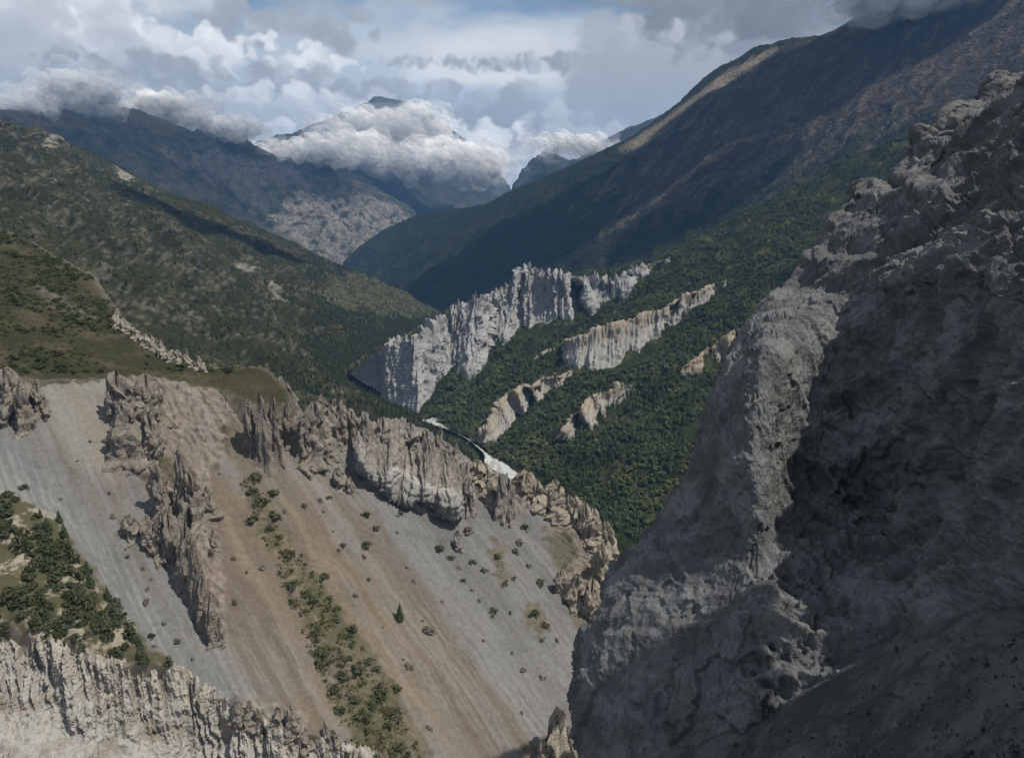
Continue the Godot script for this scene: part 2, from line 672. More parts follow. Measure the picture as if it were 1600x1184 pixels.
func build_far_land() -> void:
	# a plain under everything, out to the horizon
	var pm := PlaneMesh.new()
	pm.size = Vector2(20000, 19000)
	var gm := StandardMaterial3D.new()
	gm.albedo_color = Color(0.09, 0.10, 0.06).linear_to_srgb()
	gm.roughness = 1.0
	var ground := mesh_node(pm, gm, "ground")
	ground.position = Vector3(-500, -20, -8000)
	tag(ground, "low ground far down the valley", "", "", "structure")

	# E: the blue wall that closes the valley, and its peak in the clouds
	var e := Sheet.new()
	e.plane(at(560, 230, 11500), at(800, 290, 13000), at(700, 330, 10800))
	var crest := hits(e, [[300, 250], [430, 215], [520, 185], [590, 150], [640, 160], [690, 188], [725, 215], [770, 255], [800, 296], [860, 340], [860, 460], [300, 460]])
	e.span(crest, 300, 42)
	var out := sdf(e, crest, 2)
	landform("mountain", sheet_mesh(e,
		func(a, b, p):
			var d := out.get_at(a, b) + 160.0 * fbm.get_noise_3dv(p / 900.0)
			return slope_noise(e, a, b, p, 1500.0) * sm(0, 900, d) + minf(d, 0.0) * 1.6,
		func(a, b, p, q, h):
			var v: float = fbm.get_noise_3dv(p / 500.0)
			var rock := Color(0.20, 0.17, 0.15)
			var green := Color(0.055, 0.065, 0.045)
			return green.lerp(rock, sm(0.62, 0.45, q.y + 0.2 * v) * 0.6 + 0.4 * sm(1500, 2300, p.y))),
		mats.far, "distant blue mountain wall that closes the valley under white clouds")
	var e2 := Sheet.new()
	e2.plane(at(800, 290, 9300), at(900, 300, 8600), at(860, 238, 9700))
	crest = hits(e2, [[797, 340], [800, 290], [826, 250], [850, 235], [875, 240], [900, 250], [930, 225], [965, 205], [1100, 150], [1100, 420], [797, 420]])
	e2.span(crest, 200, 34)
	var out2 := sdf(e2, crest, 2)
	landform("mountain", sheet_mesh(e2,
		func(a, b, p):
			var d := out2.get_at(a, b) + 70.0 * fbm.get_noise_3dv(p / 350.0)
			return slope_noise(e2, a, b, p, 700.0) * sm(0, 500, d) + minf(d, 0.0) * 1.8,
		func(a, b, p, q, h):
			return Color(0.05, 0.06, 0.045).lerp(Color(0.15, 0.14, 0.13), sm(0.1, 0.5, fbm.get_noise_3dv(p / 260.0)))),
		mats.far, "dark blue mountain shoulder just behind the bare right hand ridge")

	# D: the long mountain on the left, its top in the clouds
	var d_ := Sheet.new()
	d_.plane(at(200, 175, 7000), at(540, 410, 7000), at(640, 330, 9000))
	crest = hits(d_, [[-250, 150], [-60, 165], [60, 172], [130, 172], [200, 166], [250, 184], [300, 206], [345, 198], [380, 212], [410, 236], [450, 246], [500, 250], [545, 275], [600, 300], [640, 322], [662, 345], [700, 400], [620, 470], [-250, 700]])
	d_.span(crest, 150, 15)
	var out3 := sdf(d_, crest, 3)
	var town := sdf(d_, hits(d_, [[410, 330], [470, 305], [560, 310], [640, 320], [660, 345], [560, 420], [480, 420], [430, 370]]))
	var scar := sdf(d_, hits(d_, [[255, 235], [330, 240], [440, 260], [480, 290], [400, 310], [300, 275]]))
	landform("mountain", sheet_mesh(d_,
		func(a, b, p):
			var d := out3.get_at(a, b) + 60.0 * fbm.get_noise_3dv(p / 300.0)
			var s := scar.get_at(a, b) + 220.0 * fbm.get_noise_3dv(p / 260.0)
			var t := town.get_at(a, b) + 220.0 * fbm.get_noise_3dv(p / 330.0)
			var crag := rid.get_noise_2d(a / 150.0, b / 420.0) * 45.0
			return slope_noise(d_, a, b, p, 900.0) * sm(0, 500, d) + minf(d, 0.0) * 1.6 + crag * (sm(-60, 120, s) + sm(-60, 160, t)) + 14.0 * rid.get_noise_2d(a / 60.0, b / 110.0),
		func(a, b, p, q, h):
			var v: float = fbm.get_noise_3dv(p / 140.0)
			var s: float = scar.get_at(a, b) + 260.0 * fbm.get_noise_3dv(p / 260.0)
			var t: float = town.get_at(a, b) + 260.0 * fbm.get_noise_3dv(p / 330.0)
			var steep := sm(0.80, 0.62, q.y)
			var c := Color(0.052, 0.060, 0.034).lerp(Color(0.12, 0.105, 0.075), sm(0.0, 0.5, v + 0.3 * steep))
			c = c.lerp(Color(0.26, 0.245, 0.23), clampf(sm(0.1, 0.6, steep * 0.9 + v * 0.6) * sm(-80, 120, s), 0, 0.75))
			c = c.lerp(Color(0.42, 0.375, 0.32), clampf(sm(-0.05, 0.5, v + 0.5 * steep) * sm(-60, 180, t), 0, 0.8))
			c = c.lerp(Color(0.16, 0.125, 0.085), 0.6 * sm(1100, 1500, p.y + 300.0 * v))
			return c),
		mats.far, "long dark mountain on the left whose top is lost in grey cloud")

	# G: the great bare mountain on the right
	var g := Sheet.new()
	g.plane(at(560, 435, 5800), at(700, 478, 4400), at(1340, 30, 4300))
	crest = hits(g, [[535, 410], [560, 385], [600, 358], [650, 335], [700, 328], [760, 318], [800, 296], [850, 276], [900, 254], [945, 232], [985, 213], [1020, 190], [1062, 158], [1095, 125], [1122, 104], [1150, 92], [1182, 71], [1205, 68], [1225, 60], [1285, 54], [1310, 42], [1340, 24], [1380, 20], [1440, -10], [1500, -40], [1640, -140], [1900, -300], [2100, 500], [900, 700], [520, 480]])
	g.span(crest.slice(0, 27) + hits(g, [[535, 470], [700, 520], [900, 560], [1300, 430], [1800, 200]]), 100, 12)
	var out4 := sdf(g, crest, 3)
	var strip := sdf(g, hits(g, [[960, 235], [1040, 185], [1120, 125], [1200, 75], [1225, 72], [1190, 100], [1140, 135], [1090, 165], [1030, 205], [1000, 240]]))
	var bare := sdf(g, hits(g, [[930, 300], [1050, 210], [1200, 80], [1340, 20], [1700, -150], [1750, 100], [1480, 180], [1300, 240], [1120, 300], [1000, 350]]))
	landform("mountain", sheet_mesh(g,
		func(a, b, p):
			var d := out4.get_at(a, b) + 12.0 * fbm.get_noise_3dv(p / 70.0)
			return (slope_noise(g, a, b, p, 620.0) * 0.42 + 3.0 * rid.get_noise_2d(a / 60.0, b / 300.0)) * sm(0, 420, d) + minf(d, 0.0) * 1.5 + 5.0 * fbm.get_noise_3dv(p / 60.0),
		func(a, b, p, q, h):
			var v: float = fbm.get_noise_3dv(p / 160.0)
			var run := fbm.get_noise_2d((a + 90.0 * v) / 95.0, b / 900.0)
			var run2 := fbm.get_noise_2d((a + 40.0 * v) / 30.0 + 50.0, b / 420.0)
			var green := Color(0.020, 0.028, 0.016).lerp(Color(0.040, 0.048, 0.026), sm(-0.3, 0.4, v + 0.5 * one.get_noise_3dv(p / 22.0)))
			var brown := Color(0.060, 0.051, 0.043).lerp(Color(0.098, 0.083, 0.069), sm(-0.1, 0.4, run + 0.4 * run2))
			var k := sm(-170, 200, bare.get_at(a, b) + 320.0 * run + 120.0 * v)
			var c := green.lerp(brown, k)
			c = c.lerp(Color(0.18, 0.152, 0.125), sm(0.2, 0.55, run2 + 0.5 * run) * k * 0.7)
			c = c.lerp(Color(0.34, 0.28, 0.21).lerp(Color(0.24, 0.20, 0.15), sm(-0.2, 0.3, run2)), sm(-25, 50, strip.get_at(a, b) + 70.0 * run2))  # sunlight along the crest, painted in as a paler band
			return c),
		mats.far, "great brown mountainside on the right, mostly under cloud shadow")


# ---------------------------------------------------------------- valley floor, forested right bank and its cliffs

var bank := Sheet.new()


func build_valley() -> void:
	var h := bank
	h.plane(at(800, 740, 1640), at(560, 590, 2500), at(1500, 200, 2600))
	var edge := hits(h, [[500, 620], [545, 575], [600, 545], [700, 480], [830, 440], [900, 425], [1000, 405], [1060, 380], [1150, 332], [1250, 285], [1350, 238], [1450, 196], [1560, 140], [1700, 70], [1900, 100], [1500, 900], [1000, 1100], [600, 900]])
	h.span(hits(h, [[545, 575], [560, 600], [660, 660], [780, 745], [830, 445], [1060, 380], [1350, 238], [1620, 110], [1150, 830], [950, 950]]), 60, 8.0)
	var rim := sdf(h, edge, 4)
	var floor_y := 101.0
	landform("hillside", sheet_mesh(h,
		func(a, b, p):
			var d := rim.get_at(a, b) + 20.0 * fbm.get_noise_3dv(p / 90.0)
			var up: float = p.y - floor_y
			return (26.0 * rid.get_noise_2d(a / 260.0, b / 900.0) + 22.0 * fbm.get_noise_3dv(p / 240.0) - 8.0) * sm(0, 90, up) + minf(d, 0.0) * 0.7 - 6.0,
		func(a, b, p, q, hh):
			var v: float = fbm.get_noise_3dv(p / 60.0)
			return Color(0.040, 0.052, 0.022).lerp(Color(0.10, 0.105, 0.045), sm(0.0, 0.45, v))),
		mats.mid, "broad forested hillside that falls from the right to the river")
	build_river(floor_y)
	build_bank_cliffs()
	plant_bank()


func build_river(y: float) -> void:
	# the pale gravel bed: left bank and right bank, from far to near
	var left := [[640, 655], [690, 668], [722, 680], [742, 692], [765, 712], [768, 728], [790, 745], [800, 765], [830, 830], [880, 950]]
	var right := [[668, 655], [715, 668], [755, 680], [775, 694], [800, 706], [815, 722], [812, 745], [835, 765], [900, 830], [960, 950]]
	var rows := []
	for k in left.size():
		var l := level(left[k][0], left[k][1], y)
		var r := level(right[k][0], right[k][1], y)
		rows.append([l + Vector3(-14, 6, 0), l, l.lerp(r, 0.33), l.lerp(r, 0.66), r, r + Vector3(14, 6, 0)])
	landform("riverbed", loft(rows, 60, 160, UP,
		func(u, v, p, q): return UP * (1.6 * fbm.get_noise_3dv(p / 14.0)),
		func(u, v, p, q):
			var n: float = fbm.get_noise_3dv(Vector3(p.x / 12.0, 0, p.z / 40.0))
			return Color(0.30, 0.295, 0.285).lerp(Color(0.47, 0.47, 0.46), sm(-0.35, 0.35, n))),
		mats.scree, "pale gravel riverbed on the valley floor")
	var wet := []
	for k in left.size():
		var l := level(left[k][0], left[k][1], y + 0.6)
		var r := level(right[k][0], right[k][1], y + 0.6)
		var m := 0.45 + 0.22 * sin(k * 1.9)
		wet.append([l.lerp(r, m - 0.16), l.lerp(r, m), l.lerp(r, m + 0.16)])
	landform("river", loft(wet, 10, 120, UP,
		func(u, v, p, q): return UP * (0.3 * fbm.get_noise_3dv(p / 9.0)),
		func(u, v, p, q): return Color.WHITE),
		mats.water, "milky river winding along its gravel bed")


func bank_depth(px: float, py: float) -> float:
	var q := pick(bank, px, py)
	return seen(q).z


func cliff_face(called: String, top: Array, foot: Array, nu: int, nv: int, rise: float, size: float, amp: float, jag: float, tones: Array, label: String, mat: Material, group := "") -> MeshInstance3D:
	# a cliff that stands on the bank: foot on the slope, top leaning back by `rise` metres per metre of height, then a back that falls into the slope
	var rows := [[], [], [], [], []]
	var mid: Array = top[top.size() / 2]
	var ax := across(at(mid[0], mid[1], 1000.0))
	var paint := pale_paint(tones[0], tones[1], tones[2], size, tones[3], ax)
	var n := maxi(top.size(), foot.size()) * 2
	var tp := top.map(func(p): return Vector3(p[0], p[1], 0))
	var ft := foot.map(func(p): return Vector3(p[0], p[1], 0))
	for k in n:
		var x := float(k) / (n - 1)
		var t := along(tp, x)
		var f := along(ft, x)
		t.y += 9.0 * fbm.get_noise_2d(x * 7.0 + t.x * 0.1, 3.0)
		f.y += 14.0 * fbm.get_noise_2d(x * 8.0 + f.x * 0.1, 7.0)
		var db := bank_depth(f.x, f.y)
		var dt := db + rise * maxf(f.y - t.y, 0.0) * db / F
		rows[4].append(at(f.x, f.y + 4.0, db - 2.0) + Vector3(0, -12, 0))
		rows[3].append(at(lerpf(t.x, f.x, 0.8), lerpf(t.y, f.y, 0.8), lerpf(dt, db, 0.72)))
		rows[2].append(at(lerpf(t.x, f.x, 0.4), lerpf(t.y, f.y, 0.4), lerpf(dt, db, 0.30)))
		rows[1].append(at(t.x, t.y, dt))
		rows[0].append(at(t.x, t.y, dt) + Vector3(0.25, -0.75, -0.8) * (30.0 + 0.6 * maxf(f.y - t.y, 0.0) * db / F))
	var m := loft(rows, nu, nv, Vector3(-0.3, 0.4, 1.0),
		func(u, v, p, q):
			var f := flutes(p, size, ax)
			var on := sm(0.0, 0.12, u) * sm(1.0, 0.88, u)
			var crest := sm(0.46, 0.25, v) * sm(0.05, 0.22, v)
			return (q * Vector3(1, 0.35, 1)) * (amp * (f.x + 0.6 * f.y + 1.1 * f.z + 0.12 * fbm.get_noise_3dv(p / size * 3.0) + 0.22 * blk.get_noise_3dv(p / size * Vector3(3.2, 1.0, 3.2))) * sm(1.0, 0.7, v)) * on + UP * (jag * (f.w + 0.5 * f.y) * crest * on),
		paint)
	var o := mesh_node(m, mat, called)
	tag(o, label, "cliff", group)
	return o


func across(p: Vector3) -> Vector3:              # level, square to the line of sight to a place: the way a face seen from here runs
	return Vector3(-(p.z - EYE.z), 0, p.x - EYE.x).normalized()


func flutes(p: Vector3, size: float, ax: Vector3) -> Vector4:      # upright ribs at two sizes, broad buttresses, and the jaggedness of a crest
	var w: float = fbm.get_noise_3dv(p / size * 0.5)
	var x: float = p.dot(ax) / size + 0.22 * w
	return Vector4(rid.get_noise_2d(x, p.y / size * 0.07), rid.get_noise_2d(x * 2.7 + 9.0, p.y / size * 0.16), one.get_noise_2d(x * 0.35, p.y / size * 0.08 + 4.0) + 0.5 * w, rid.get_noise_2d(x * 1.1 + 3.0, 0.5))


func pale_paint(pale: Color, dark: Color, tan: Color, size: float, tan_top: float, ax: Vector3) -> Callable:
	return func(u, v, p, q):
		var f := flutes(p, size, ax)
		var fine: float = fbm.get_noise_3dv(p / size * Vector3(1.5, 0.5, 1.5))
		var c := pale.lerp(dark, clampf(sm(0.1, -0.5, f.x) * 0.45 + 0.5 * fine + 0.25 * sm(0.2, -0.4, f.y), 0, 1))
		c = c.lerp(tan, clampf(sm(tan_top, tan_top - 0.22, v + 0.25 * fine), 0, 1) * 0.8)
		if v < 0.24:
			c = c.lerp(Color(0.05, 0.062, 0.03), sm(0.24, 0.17, v))
		return c


func build_bank_cliffs() -> void:
	var pale := Color(0.45, 0.45, 0.445)
	var dark := Color(0.27, 0.268, 0.262)
	var tan := Color(0.42, 0.345, 0.255)
	cliff_face("cliff", [[545, 582], [575, 556], [612, 540], [650, 520], [690, 497], [720, 478], [745, 466], [770, 458], [790, 448], [805, 432], [818, 420], [845, 418], [868, 428], [890, 434], [915, 436], [945, 440], [970, 432], [990, 424], [1020, 412], [1060, 390]],
		[[545, 588], [570, 602], [610, 625], [655, 644], [672, 618], [690, 600], [735, 590], [752, 570], [752, 545], [785, 538], [820, 522], [850, 515], [885, 505], [905, 488], [935, 478], [965, 462], [985, 450], [1005, 432], [1030, 418], [1062, 396]],
		640, 300, 0.5, 38.0, 15.0, 22.0, [pale, dark, Color(0.46, 0.43, 0.38), 0.30], "great pale grey fluted cliff with a jagged crest above the forest", mats.cliff)
	cliff_face("cliff", [[835, 556], [870, 540], [900, 524], [935, 512], [970, 502], [1005, 488], [1040, 478], [1075, 462], [1105, 452], [1135, 440]],
		[[838, 560], [872, 552], [897, 578], [915, 584], [950, 576], [985, 558], [1020, 540], [1045, 512], [1100, 470], [1136, 446]],
		300, 90, 0.5, 24.0, 7.0, 4.0, [Color(0.46, 0.45, 0.42), dark, tan, 0.55], "broken cliff with a tan upper band and grey face in mid forest", mats.cliff)
	cliff_face("cliff", [[1062, 584], [1085, 560], [1105, 545], [1130, 528], [1160, 510], [1190, 498], [1230, 480]],
		[[1066, 586], [1095, 578], [1120, 566], [1140, 560], [1165, 550], [1195, 520], [1232, 490]],
		190, 60, 0.5, 22.0, 6.0, 3.0, [Color(0.42, 0.365, 0.28), Color(0.31, 0.26, 0.195), tan, 0.6], "tan earth scar beside the dark foreground cliff", mats.cliff)
	cliff_face("cliff", [[728, 690], [752, 668], [772, 640], [785, 618], [812, 606], [840, 596], [870, 588], [895, 578]],
		[[732, 694], [765, 696], [790, 672], [806, 660], [828, 640], [850, 622], [872, 604], [896, 588]],
		200, 80, 0.5, 22.0, 8.0, 4.0, [Color(0.45, 0.43, 0.39), dark, tan, 0.55], "pale gully wall that runs down to the riverbed", mats.cliff)
	cliff_face("cliff", [[846, 704], [868, 684], [888, 660], [905, 640], [925, 622], [945, 610], [965, 604], [990, 602]],
		[[850, 706], [880, 694], [905, 678], [925, 668], [945, 655], [962, 640], [978, 626], [992, 610]],
		190, 70, 0.5, 20.0, 7.0, 4.0, [Color(0.44, 0.415, 0.37), dark, tan, 0.55], "narrow pale scar slanting down between forest strips right of the river", mats.cliff)


# ---------------------------------------------------------------- trees

func leaf_quad(st: SurfaceTool, c: Vector3, n: Vector3, s: float, col: Color) -> void:
	var t := n.cross(Vector3(0.3, 0.9, 0.2)).normalized()
	var b := n.cross(t)
	var ang := rng.randf() * TAU
	var u := (t * cos(ang) + b * sin(ang)) * s
	var v := (b * cos(ang) - t * sin(ang)) * s * 0.7
	st.set_color(col)
	st.set_normal(n)
	for p in [c - u, c + v + n * s * 0.25, c + u, c - u, c + u, c - v + n * s * 0.25]:
		st.add_vertex(p)


func trunk_shape(st: SurfaceTool, h: float, r: float, lean := Vector3.ZERO) -> void:
	st.set_color(Color(0.10, 0.075, 0.055))
	for k in 6:
		var a0 := TAU * k / 6.0
		var a1 := TAU * (k + 1) / 6.0
		var d0 := Vector3(cos(a0), 0, sin(a0))
		var d1 := Vector3(cos(a1), 0, sin(a1))
		var top := Vector3(0, h, 0) + lean
		st.set_normal((d0 + d1).normalized())
		for p in [d0 * r + Vector3(0, -0.3, 0), d1 * r + Vector3(0, -0.3, 0), top + d0 * r * 0.3, d1 * r + Vector3(0, -0.3, 0), top + d1 * r * 0.3, top + d0 * r * 0.3]:
			st.add_vertex(p)


func broadleaf_crown(sd: int, leaves: int) -> ArrayMesh:     # unit crown: about 1 wide and 1.1 high, standing on y = 0.25
	rng.seed = sd
	var st := SurfaceTool.new()
	st.begin(Mesh.PRIMITIVE_TRIANGLES)
	var lumps := []
	for k in 7:
		var a := rng.randf() * TAU
		var r := rng.randf_range(0.08, 0.30)
		lumps.append([Vector3(cos(a) * r, rng.randf_range(0.35, 0.95), sin(a) * r), rng.randf_range(0.17, 0.30)])
	for k in leaves:
		var l: Array = lumps[rng.randi() % lumps.size()]
		var n := Vector3(rng.randfn(), rng.randfn() + 0.35, rng.randfn()).normalized()
		var c: Vector3 = l[0] + n * l[1] * rng.randf_range(0.75, 1.05)
		var tone := rng.randf_range(0.75, 1.25)
		leaf_quad(st, c, (n + Vector3(rng.randfn(), rng.randfn(), rng.randfn()) * 0.35).normalized(), rng.randf_range(0.07, 0.13), Color(tone, tone, tone * 0.95))
	return st.commit()


func conifer_crown(sd: int, tiers: int) -> ArrayMesh:        # unit crown: 1 high, 0.42 wide
	rng.seed = sd
	var st := SurfaceTool.new()
	st.begin(Mesh.PRIMITIVE_TRIANGLES)
	for t in tiers:
		var y := 0.10 + 0.88 * t / float(tiers - 1)
		var r := 0.23 * pow(1.02 - y, 0.8) * rng.randf_range(0.8, 1.15) + 0.012
		var m := int(5 + 9 * (1.0 - y))
		for k in m:
			var a := TAU * (k + rng.randf_range(-0.35, 0.35)) / m
			var d := Vector3(cos(a), 0, sin(a))
			var s := Vector3(-sin(a), 0, cos(a)) * r * rng.randf_range(0.22, 0.34)
			var root := Vector3(0, y + 0.03, 0)
			var tip := Vector3(0, y - 0.30 * r, 0) + d * r * rng.randf_range(0.75, 1.1)
			var mid := root.lerp(tip, 0.55) + Vector3(0, 0.012, 0)
			var tone := rng.randf_range(0.7, 1.3)
			st.set_color(Color(tone, tone, tone))
			st.set_normal((d * 0.6 + Vector3(0, 0.8, 0)).normalized())
			for p in [root, tip, mid + s, root, mid - s, tip]:
				st.add_vertex(p)
	return st.commit()


func shrub_crown(sd: int, leaves: int) -> ArrayMesh:         # unit dome: 1 wide, 0.6 high
	rng.seed = sd
	var st := SurfaceTool.new()
	st.begin(Mesh.PRIMITIVE_TRIANGLES)
	var lumps := []
	for k in 11:
		var a := rng.randf() * TAU
		var r := rng.randf_range(0.05, 0.44)
		lumps.append([Vector3(cos(a) * r, rng.randf_range(0.04, 0.34) * (1.25 - 1.6 * r), sin(a) * r), rng.randf_range(0.07, 0.20)])
	for k in leaves:
		var l: Array = lumps[rng.randi() % lumps.size()]
		var n := Vector3(rng.randfn(), absf(rng.randfn()) * 0.9 - 0.1, rng.randfn()).normalized()
		var c: Vector3 = l[0] + n * l[1] * rng.randf_range(0.7, 1.1)
		c.y = maxf(c.y, 0.0)
		var tone := rng.randf_range(0.7, 1.3)
		leaf_quad(st, c, (n + Vector3(rng.randfn(), rng.randfn(), rng.randfn()) * 0.4).normalized(), rng.randf_range(0.05, 0.10), Color(tone, tone, tone * 0.92))
	return st.commit()


var plant_meshes := {}


func leaf_mat(called: String, c: Color, needle := false) -> StandardMaterial3D:
	if not mats.has(called):
		var m: StandardMaterial3D = mats.needle.duplicate() if needle else mats.leaf.duplicate()
		m.resource_name = called
		m.albedo_color = c.linear_to_srgb()
		mats[called] = m
	return mats[called]


func build_plants() -> void:
	for k in 4:
		plant_meshes["broad%d" % k] = broadleaf_crown(100 + k, 190)
		plant_meshes["shrub%d" % k] = shrub_crown(200 + k, 260)
		plant_meshes["conifer%d" % k] = conifer_crown(300 + k, 13)
		plant_meshes["low%d" % k] = shrub_crown(400 + k, 70)
		plant_meshes["small%d" % k] = broadleaf_crown(500 + k, 90)
	var st := SurfaceTool.new()
	st.begin(Mesh.PRIMITIVE_TRIANGLES)
	trunk_shape(st, 0.75, 0.035)
	plant_meshes.trunk = st.commit()


func many(called: String, mesh: Mesh, mat: Material, places: Array, tints: Array, label: String, category: String) -> MultiMeshInstance3D:
	var mm := MultiMesh.new()
	mm.transform_format = MultiMesh.TRANSFORM_3D
	mm.use_colors = true
	mm.mesh = mesh
	mm.instance_count = places.size()
	for k in places.size():
		mm.set_instance_transform(k, places[k])
		mm.set_instance_color(k, tints[k])
	var o := MultiMeshInstance3D.new()
	o.multimesh = mm
	o.material_override = mat
	add(o, named(called))
	tag(o, label, category, "", "stuff")
	return o


func stand(p: Vector3, w: float, h: float, lean := 0.06) -> Transform3D:
	var b := Basis(UP, rng.randf() * TAU) * Basis(Vector3(1, 0, 0), rng.randfn() * lean)
	return Transform3D(b.scaled_local(Vector3(w, h, w)), p)


func plant_bank() -> void:
	build_plants()
	rng.seed = 41
	# bare ground: the cliff faces seen from here, as outlines on the slope
	var bare := []
	for o in [[[560, 595], [655, 644], [690, 600], [752, 545], [885, 505], [1005, 432], [1060, 390], [985, 424], [945, 440], [830, 418], [700, 478], [545, 575]],
			[[835, 558], [897, 580], [950, 576], [1020, 540], [1060, 505], [1135, 442], [1070, 466], [935, 516], [900, 530]],
			[[1062, 584], [1120, 566], [1165, 550], [1235, 485], [1190, 500], [1130, 530]],
			[[728, 690], [765, 696], [828, 640], [872, 604], [900, 580], [840, 600], [785, 622]],
			[[846, 704], [905, 678], [962, 640], [992, 606], [965, 608], [925, 626], [888, 664]]]:
		bare.append(sdf(bank, hits(bank, o)))
	var open := union(bare)
	var glade := sdf(bank, hits(bank, [[1040, 670], [1110, 645], [1180, 640], [1130, 665], [1060, 690]]))
	var near := []                                # [distance, place, width, height]
	var far := {}
	var tint := {}
	for k in 8:
		far[k] = []
		tint[k] = []
	for k in 150000:
		var a := rng.randf_range(bank.a0, bank.a0 + bank.na * bank.step)
		var b := rng.randf_range(bank.b0, bank.b0 + bank.nb * bank.step)
		var p := bank.point(a, b)
		if p.y < 103.0:
			continue
		var s := seen(p)
		if s.x < 480 or s.x > 1500 or s.y < 60 or s.y > 1000 or s.z < 700:
			continue
		if open.get_at(a, b) > 5.0:
			continue
		var dens: float = 0.72 + 1.1 * fbm.get_noise_3dv(p / 130.0) + 0.5 * fbm.get_noise_3dv(p / 45.0)
		dens *= 1.0 - 0.95 * sm(-12, 4, glade.get_at(a, b))
		if rng.randf() > dens:
			continue
		var con := rng.randf() < 0.28 + 0.7 * fbm.get_noise_3dv(p / 200.0 + Vector3(9, 0, 0))
		var w := rng.randf_range(5.0, 9.0) * (1.0 + 0.7 * pow(rng.randf(), 3.0)) * 1.15 * (0.75 + 0.25 * sm(600.0, 200.0, p.y))
		var h := w * rng.randf_range(0.75, 1.05)
		var kind := rng.randi() % 4
		if con:
			h = w * rng.randf_range(1.2, 2.3)
			w = h * 1.0
			kind += 4
		if s.z < 1420.0 and s.x > 930 and s.x < 1120 and s.y > 560 and near.size() < 900:
			near.append([s.z, p, w, h, kind])
			continue
		far[kind].append(stand(p - Vector3(0, 0.12 * h, 0), w, h))
		var patch := fbm.get_noise_3dv(p / 120.0)
		var t := rng.randf_range(0.7, 1.25) * (1.0 + 0.8 * patch)
		tint[kind].append(Color(t * rng.randf_range(0.92, 1.08) * (1.0 + 0.25 * maxf(patch, 0.0)), t, t * 0.95))
	near.sort_custom(func(x, y): return x[0] < y[0])
	for k in range(300, near.size()):
		var q: Array = near[k]
		far[q[4]].append(stand(q[1] - Vector3(0, 0.12 * q[3], 0), q[2], q[3]))
		tint[q[4]].append(Color(1, 1, 1) * rng.randf_range(0.8, 1.3))
	var green := leaf_mat("forest_leaf", Color(0.076, 0.095, 0.043))
	var dark := leaf_mat("forest_needle", Color(0.044, 0.064, 0.034), true)
	var names := ["rounded dark green trees of the forest on the right bank", "bushy green trees of the forest on the right bank", "dense low trees of the forest on the right bank", "mixed leafy trees of the forest on the right bank",
		"dark conifers scattered through the right bank forest", "slim conifers scattered through the right bank forest", "young conifers scattered through the right bank forest", "old conifers scattered through the right bank forest"]
	for k in 8:
		many("forest", plant_meshes["broad%d" % k] if k < 4 else plant_meshes["conifer%d" % (k - 4)], green if k < 4 else dark, far[k], tint[k], names[k], "forest")
	var tones := [leaf_mat("tree_leaf_a", Color(0.074, 0.095, 0.043)), leaf_mat("tree_leaf_b", Color(0.084, 0.102, 0.044)), leaf_mat("tree_leaf_c", Color(0.062, 0.083, 0.040))]
	var protos := {}
	for k in mini(300, near.size()):
		var q: Array = near[k]
		var con: bool = q[4] >= 4
		var key: int = q[4] * 3 + k % 3
		var t: Node3D
		if not protos.has(key):
			t = Node3D.new()
			mesh_node(plant_meshes.trunk, mats.bark, "trunk", t)
			mesh_node(plant_meshes["conifer%d" % (q[4] - 4)] if con else plant_meshes["broad%d" % q[4]], dark if con else tones[k % 3], "crown", t)
			protos[key] = t
		else:
			t = protos[key].duplicate()
		add(t, named("conifer_tree" if con else "tree"))
		t.transform = stand(q[1] - Vector3(0, 0.12 * q[3], 0), q[2], q[3])
		var e := seen(q[1])
		var where: String = "just behind the pale crest spires" if e.y > 800 else ("beside the foot of the dark cliff" if e.x > 1040 else ("above the pale crest spires" if e.y > 720 else "higher up the bank")) 
		var size: String = "large" if q[2] > 10.5 else ("small" if q[2] < 7.5 else "mid sized")
		tag(t, ("%s dark pointed conifer of the right bank %s" if con else "%s leafy green tree of the right bank %s") % [size, where],
			"tree", "conifers in the near forest" if con else "leafy trees in the near forest")


# ---------------------------------------------------------------- left hillside and the meadow shoulder

var left_bank := Sheet.new()
var shoulder := Sheet.new()
var scree := Sheet.new()


